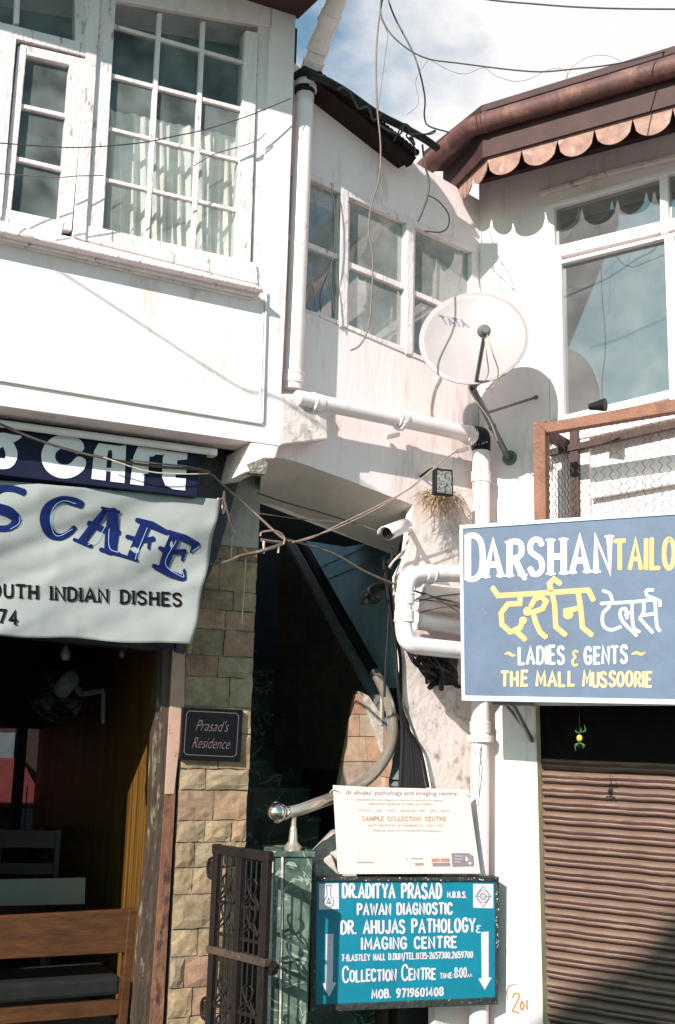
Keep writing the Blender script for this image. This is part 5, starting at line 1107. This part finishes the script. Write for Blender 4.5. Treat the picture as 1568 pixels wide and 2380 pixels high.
printed('lettering', '24x7 HELPLINE  # 7454800210 / 220 / 230', f, ((444, 364), (1024, 366), (1024, 386), (444, 384)), Mp, nb)
printed('lettering', 'TIMING: 8:00 AM TO 8:00 PM (Weekdays)', f, ((480, 406), (1012, 408), (1012, 430), (480, 426)), Mp, nb)
b = NB(); fills(b, f, [[(938, 630), (1000, 629), (1001, 656), (940, 657)], [(1008, 629), (1076, 628), (1078, 655), (1009, 656)]]); obj('red_mark', b, mat('faded_red_print', (.46, .19, .15), .6, .1, 9), nb)
b = NB(); fills(b, f, [[(944, 664), (1080, 662), (1084, 690), (948, 693)], [(1090, 588), (1225, 588), (1264, 612), (1268, 690), (1100, 695)]]); obj('grey_mark', b, mat('faded_grey_print', (.22, .19, .22), .6, .1, 9), nb)
b = NB(); fills(b, f, [[(808, 664), (876, 664), (876, 684), (812, 686)]]); strokes(b, f, [[(738, 634), (752, 634)], [(780, 630), (868, 632)], [(362, 660), (488, 660)]], 9); obj('small_print', b, Mp, nb)
b = NB(); f4 = on(TS, R5, NW_+.003); strokes(b, f4, [[(1112, 610), (1180, 612)], [(1112, 632), (1180, 636)], [(1112, 656), (1160, 658)]], 4); fills(b, f4, [[(1205, 610), (1225, 640), (1210, 655), (1198, 640)], [(1222, 668), (1236, 652), (1248, 668), (1236, 680)]]); obj('pale_mark', b, M_board, nb)
b = NB(); tube(b, [TS.hit(*R5(1185, 122), NW_), TS.hit(*R5(1240, 130), NW_+.01), CW.hit(1100, 1790, .18), CW.hit(1107, 1718, .19)], .003, 5); tube(b, [TS.hit(*R5(1240, 130), NW_+.01), CW.hit(1112, 1780, .18), CW.hit(1098, 1730, .19), CW.hit(1106, 1716, .19)], .003, 5); tube(b, [TS.hit(*R5(228, 118), NW_), TS.hit(*R5(180, 95), NW_+.008), TS.hit(*R5(150, 120), NW_-.02)], .003, 5); obj('tie_string', b, M_cable_w, nb)

# ================================================================== CABLES
NC = [0]
def cable(pts, r, mt, lab, seg=6):
    b = NB(); tube(b, pts, r, seg); return tag(obj('cable', b, mt, smooth=True), lab, 'cable', 'cables strung between the houses')
def zy(cv, Y, L): return [atY(*cv(x, y), Y if len(q) == 0 else q[0]) for x, y, *q in L]
cable(zy(Z2, 5.2, [(437, -60), (428, 40), (445, 95), (480, 145), (545, 197), (620, 230), (725, 244), (830, 258), (950, 272), (1055, 278), (1170, 268), (1300, 254), (1420, 230, 5.4), (1560, 190, 5.6)]), .004, M_cable, 'black cable sagging across the sky to the brown gutter')
cable(zy(Z2, 5.4, [(440, -60), (480, 60), (550, 195), (580, 280), (600, 380, 5.6), (598, 450, 5.8), (615, 488, 6.0), (690, 512, 6.2)]), .0045, M_cable, 'black cable dropping from the top of the sky to the roof corner')
cable(zy(Z2, 5.3, [(450, -60), (425, 55), (412, 200), (412, 330), (416, 430), (428, 560), (424, 680), (392, 800), (382, 890), (398, 1010), (390, 1200), (375, 1290), (345, 1340), (312, 1358)]), .0045, M_cable_b, 'brown cable hanging in front of the old window down to a curled end')
cable(zy(Z2, 4.6, [(700, -30), (855, 0), (1020, 15), (1180, 27), (1380, 34), (1700, 36)]), .004, M_cable, 'single taut cable crossing the very top of the sky')
cable(zy(Z2, 5.25, [(428, 70), (455, 130), (450, 190), (438, 280), (422, 400), (418, 440)]), .0018, M_cable_b, 'thin loose wire hanging beside the brown cable in the sky')
cable(zy(Z2, 5.25, [(620, 232), (700, 275), (760, 286), (828, 262), (870, 292), (940, 314), (1000, 308), (1056, 280), (1110, 264), (1150, 280), (1148, 305), (1170, 262), (1230, 222), (1300, 215), (1360, 236)]), .0012, M_cable_b, 'hair thin wire looping below the sagging black cable')
cable(zy(Z2, 5.35, [(612, 232), (565, 310), (575, 400), (530, 445)]), .0014, M_cable_b, 'hair thin wire hanging in the sky left of the dropping cable')
cable([CW.hit(*Z2(x, y), .2) for x, y in ((150, 290), (215, 312), (250, 330), (300, 360), (390, 425), (440, 455), (520, 495), (600, 540), (650, 575))], .022, M_black, 'thick black cable laid along the dark eave of the stair house', 8)
cable([CW.hit(*Z2(x, y), .24) for x, y in ((260, 345), (290, 340), (312, 362), (330, 398), (345, 420), (380, 415), (400, 465), (430, 440), (420, 480), (500, 520), (520, 480), (545, 520), (560, 560), (540, 530))], .006, M_cable, 'kinked wire wound along the eave of the stair house')
cable([CW.hit(*Z2(x, y), .22) for x, y in ((480, 545), (520, 480), (560, 510), (600, 520), (640, 505), (620, 520), (530, 520), (555, 560), (565, 600))], .005, M_cable, 'tangled wire ends at the roof corner by the gutter')
cable([CW.hit(*Z2(x, y), .3) for x, y in ((590, 560), (600, 640), (616, 700), (610, 760), (590, 820), (574, 856))], .006, M_cable, 'short black cable end dangling below the gutter corner')
cable([CW.hit(*Z4(x, y), .05) for x, y in ((612, 130), (650, 150), (690, 200), (690, 250), (660, 272), (600, 268))], .004, M_cable, 'thin cable looping on the wall over the old window')
cable([CW.hit(*Z4(x, y), .05) for x, y in ((236, 80), (252, 200), (248, 350), (225, 430), (195, 510), (196, 580))], .003, M_cable, 'slack wire in front of the left panes of the old window')
cable([CW.hit(*Z4(x, y), .05) for x, y in ((228, 420), (240, 490), (250, 590))], .003, M_cable, 'short wire branching below the slack wire at the old window')
cable([CW.hit(*Z4(x, y), .012) for x, y in ((655, 820), (632, 870), (618, 940), (622, 1000))], .004, M_cable_w, 'pale cable running down the wall beneath the dish')
# street side cables
cable([LC.hit(*Z5(-120, 60), .45), LC.hit(*Z5(0, 112), .42), LC.hit(*Z5(120, 165), .40), LC.hit(*Z5(250, 215), .38), LC.hit(*Z5(400, 262), .36), LC.hit(*Z5(560, 300), .35), LC.hit(*Z5(760, 338), .33), LC.hit(*Z5(950, 362), .32), LC.hit(*Z5(1100, 372), .31), LC.hit(*Z5(1210, 394), .3), LC.hit(*Z5(1300, 470), .28), LC.hit(*Z5(1480, 630), .25), CW.hit(*Z6(455, 385), .1), CW.hit(*Z6(530, 405), .12), CW.hit(*Z6(700, 460), .12), CW.hit(*Z6(850, 545), .12), CW.hit(*Z6(990, 605), .12), CW.hit(*Z6(1180, 668), .2), CW.hit(*Z6(1310, 700), .25)], .0065, M_cable_b, 'brown twisted cable from the navy sign across the stair opening to the bundle')
cable([LC.hit(*Z5(760, 322), .36), LC.hit(*Z5(950, 345), .35), LC.hit(*Z5(1100, 360), .34), LC.hit(*Z5(1220, 388), .32)], .004, M_cable_b, 'thin pale brown wire across the last letters of the navy sign')
cable([LC.hit(*Z5(600, 305), .37), LC.hit(*Z5(850, 385), .36), LC.hit(*Z5(1050, 402), .35), LC.hit(*Z5(1210, 400), .32)], .003, M_cable_w, 'lower sagging wire across the letters of the navy sign')
cable([CW.hit(*Z6(500, 405), .13), CW.hit(*Z6(600, 380), .14), CW.hit(*Z6(740, 312), .15), CW.hit(*Z6(900, 235), .16), CW.hit(*Z6(1060, 150), .18), CW.hit(*Z6(1150, 75), .2), CW.hit(*Z6(1235, 5), .22), CW.hit(*Z6(1300, -40), .2)], .0042, M_cable_b2, 'pale cable rising from the twisted junction to the corner downpipe')
cable([CW.hit(*Z6(520, 400), .15), CW.hit(*Z6(740, 325), .17), CW.hit(*Z6(1000, 190), .19), CW.hit(*Z6(1200, 40), .23)], .003, M_cable_b2, 'second thinner pale cable rising beside the first to the downpipe')
cable([LC.hit(*Z6(60, 500), .2), LC.hit(*Z6(100, 510), .2), LC.hit(*Z6(180, 500), .2), LC.hit(*Z6(250, 470), .22), CW.hit(*Z6(330, 452), .12), CW.hit(*Z6(450, 412), .12), CW.hit(*Z6(380, 398), .12), CW.hit(*Z6(350, 392), .12)], .009, M_cable_b, 'thick dark cable curving out from behind the banner to the twisted junction')
cable([CW.hit(*Z6(345, 375), .13), CW.hit(*Z6(355, 355), .13), CW.hit(*Z6(420, 350), .13), CW.hit(*Z6(460, 378), .13), CW.hit(*Z6(458, 415), .13)], .005, M_cable_b2, 'pinkish looped cable end at the twisted junction')
for i, (x, y, l_) in enumerate(((362, 398, 26), (402, 425, 14), (432, 420, 34), (362, 430, 28))):
    b = NB(); q = CW.hit(*Z6(x, y), .13); tube(b, [q, q-EZ*l_*.0011], .006, 6, 0); tag(obj('wire_tail', b, M_cable_w), 'frayed pale wire tail hanging from the twisted cable junction', 'wire', 'wire tails at the junction')
cable([LC.hit(*Z6(165, 180), .3), LC.hit(*Z6(190, 270), .28), LC.hit(*Z6(215, 340), .25), LC.hit(*Z6(280, 450), .22)], .006, M_cable_b, 'cable dropping from the banner rope to the thick dark cable')
cable([LC.hit(*Z6(275, 480), .06), LC.hit(*Z6(268, 620), .04), LC.hit(*Z6(255, 798), .03)], .003, M_cable_w, 'pale string hanging straight down the stone pier, longer one')
cable([LC.hit(*Z6(210, 370), .06), LC.hit(*Z6(206, 430), .05), LC.hit(*Z6(203, 495), .05)], .003, M_cable_w, 'pale string hanging on the pier near the banner, shorter one')
cable([CW.hit(*Z6(330, 165), -.25), CW.hit(*Z6(460, 210), -.25), CW.hit(*Z6(620, 255), -.2), CW.hit(*Z6(780, 305), -.12), CW.hit(*Z6(900, 345), -.02), CW.hit(*Z6(930, 350), .05)], .004, M_cable, 'dark wire strung under the arch to the security camera')
cable([CW.hit(*Z6(340, 265), -.05), CW.hit(*Z6(520, 290), -.05), CW.hit(*Z6(700, 305), .0), CW.hit(*Z6(860, 325), .02)], .003, M_cable_b, 'thin reddish wire across the dark top of the stair opening')
# left windows
cable([LU.hit(*Z1(x, y), w_) for x, y, w_ in ((-200, 650, .3), (0, 665, .28), (300, 685, .25), (480, 680, .22), (680, 660, .2), (800, 635, .18), (950, 603, .12), (1150, 540, .1), (1350, 458, .06))], .003, M_cable, 'fine cable sagging across both white windows to the building corner')
cable([LU.hit(*Z1(x, y), w_) for x, y, w_ in ((-200, 800, .2), (0, 808, .15), (250, 824, .1), (360, 818, .08), (480, 815, .05))], .0025, M_cable_b, 'fine wire across the lower panes of the narrow casement')
cable([LU.hit(*Z1(x, y), .04) for x, y in ((900, 770), (1000, 715), (1120, 680), (1200, 650), (1236, 618))], .0025, M_cable_b, 'short wire at the right edge of the wide paned window')
# cable high over the street whose shadow crosses the white panel
shp = [LU.hit(*Z3(x, y)) for x, y in ((-260, 20), (130, 232), (480, 452), (740, 622), (1000, 792), (1150, 878), (1240, 892), (1420, 960), (1560, 1010))]
cable([p+sv*2.7 for p in shp], .007, M_cable, 'cable strung high over the street to the left of the view')
# jamb cables
for i, (L_, r_, lab) in enumerate((([(905, 1300), (898, 1310), (890, 1300), (896, 1345), (905, 1420), (918, 1500), (925, 1600), (940, 1680), (975, 1740), (995, 1830)], .009, 'thick black cable coiled at top and running down the stair jamb'),
    ([(880, 1388), (868, 1395), (856, 1370), (880, 1355), (905, 1372), (915, 1450), (930, 1530), (932, 1640), (950, 1700), (962, 1840)], .010, 'black hose with a drooping loop beside the blue stair wall'),
    ([(912, 1270), (908, 1330), (902, 1450), (895, 1560), (893, 1620)], .007, 'straight dark cable down the blue stair wall'),
    ([(925, 1560), (928, 1620), (935, 1700), (930, 1840)], .013, 'fat black cable at the foot of the stair jamb'))):
    cable([CW.hit(x, y, .03-.02*i) for x, y in L_], r_, M_black, lab, 8)
b = NB(); prism(b, CW, [(866, 1362), (905, 1360), (908, 1378), (880, 1402), (852, 1406), (850, 1380)], .0, -.06); tag(obj('cable_reel', b, M_black, bevel=.01), 'black rubber coil hung on the blue stair wall', 'cable coil')

b = NB(); K = 17  # unseen block, outlined along the sun's rays to shade the shutter foot
q = [RW.hit(*p)+sv*K for p in ((1180, 2420), (1330, 2290), (1480, 2210), (1700, 1960), (1900, 1960))]
q = q+[Vector((q[-1].x, q[-1].y, 0)), Vector((q[0].x, q[0].y, 0))]
poly3(b, q, -RW.n*-2.5)
tag(obj('shade_block', b, M_plaster_old), 'unseen plain block across the street added to shade the foot of the shutter', 'house')

# ------------------------------------------------------------------ origins: every thing's base
bpy.context.view_layer.update()
def kids(o): return [c for c in bpy.data.objects if c.parent == o]
for r in ROOTS:
    if r.get('kind') == 'structure': continue
    ms = [r] if r.type == 'MESH' else []
    st_ = kids(r)
    while st_:
        k = st_.pop(); ms.append(k); st_ += kids(k)
    P = [v.co for o in ms for v in o.data.vertices]
    if not P: continue
    lo = [min(p[i] for p in P) for i in range(3)]; hi = [max(p[i] for p in P) for i in range(3)]
    base = Vector(((lo[0]+hi[0])/2, (lo[1]+hi[1])/2, lo[2]))
    if r.type == 'MESH': r.data.transform(Matrix.Translation(-base))
    for c in kids(r): c.matrix_parent_inverse = Matrix.Translation(-base)
    r.location = base
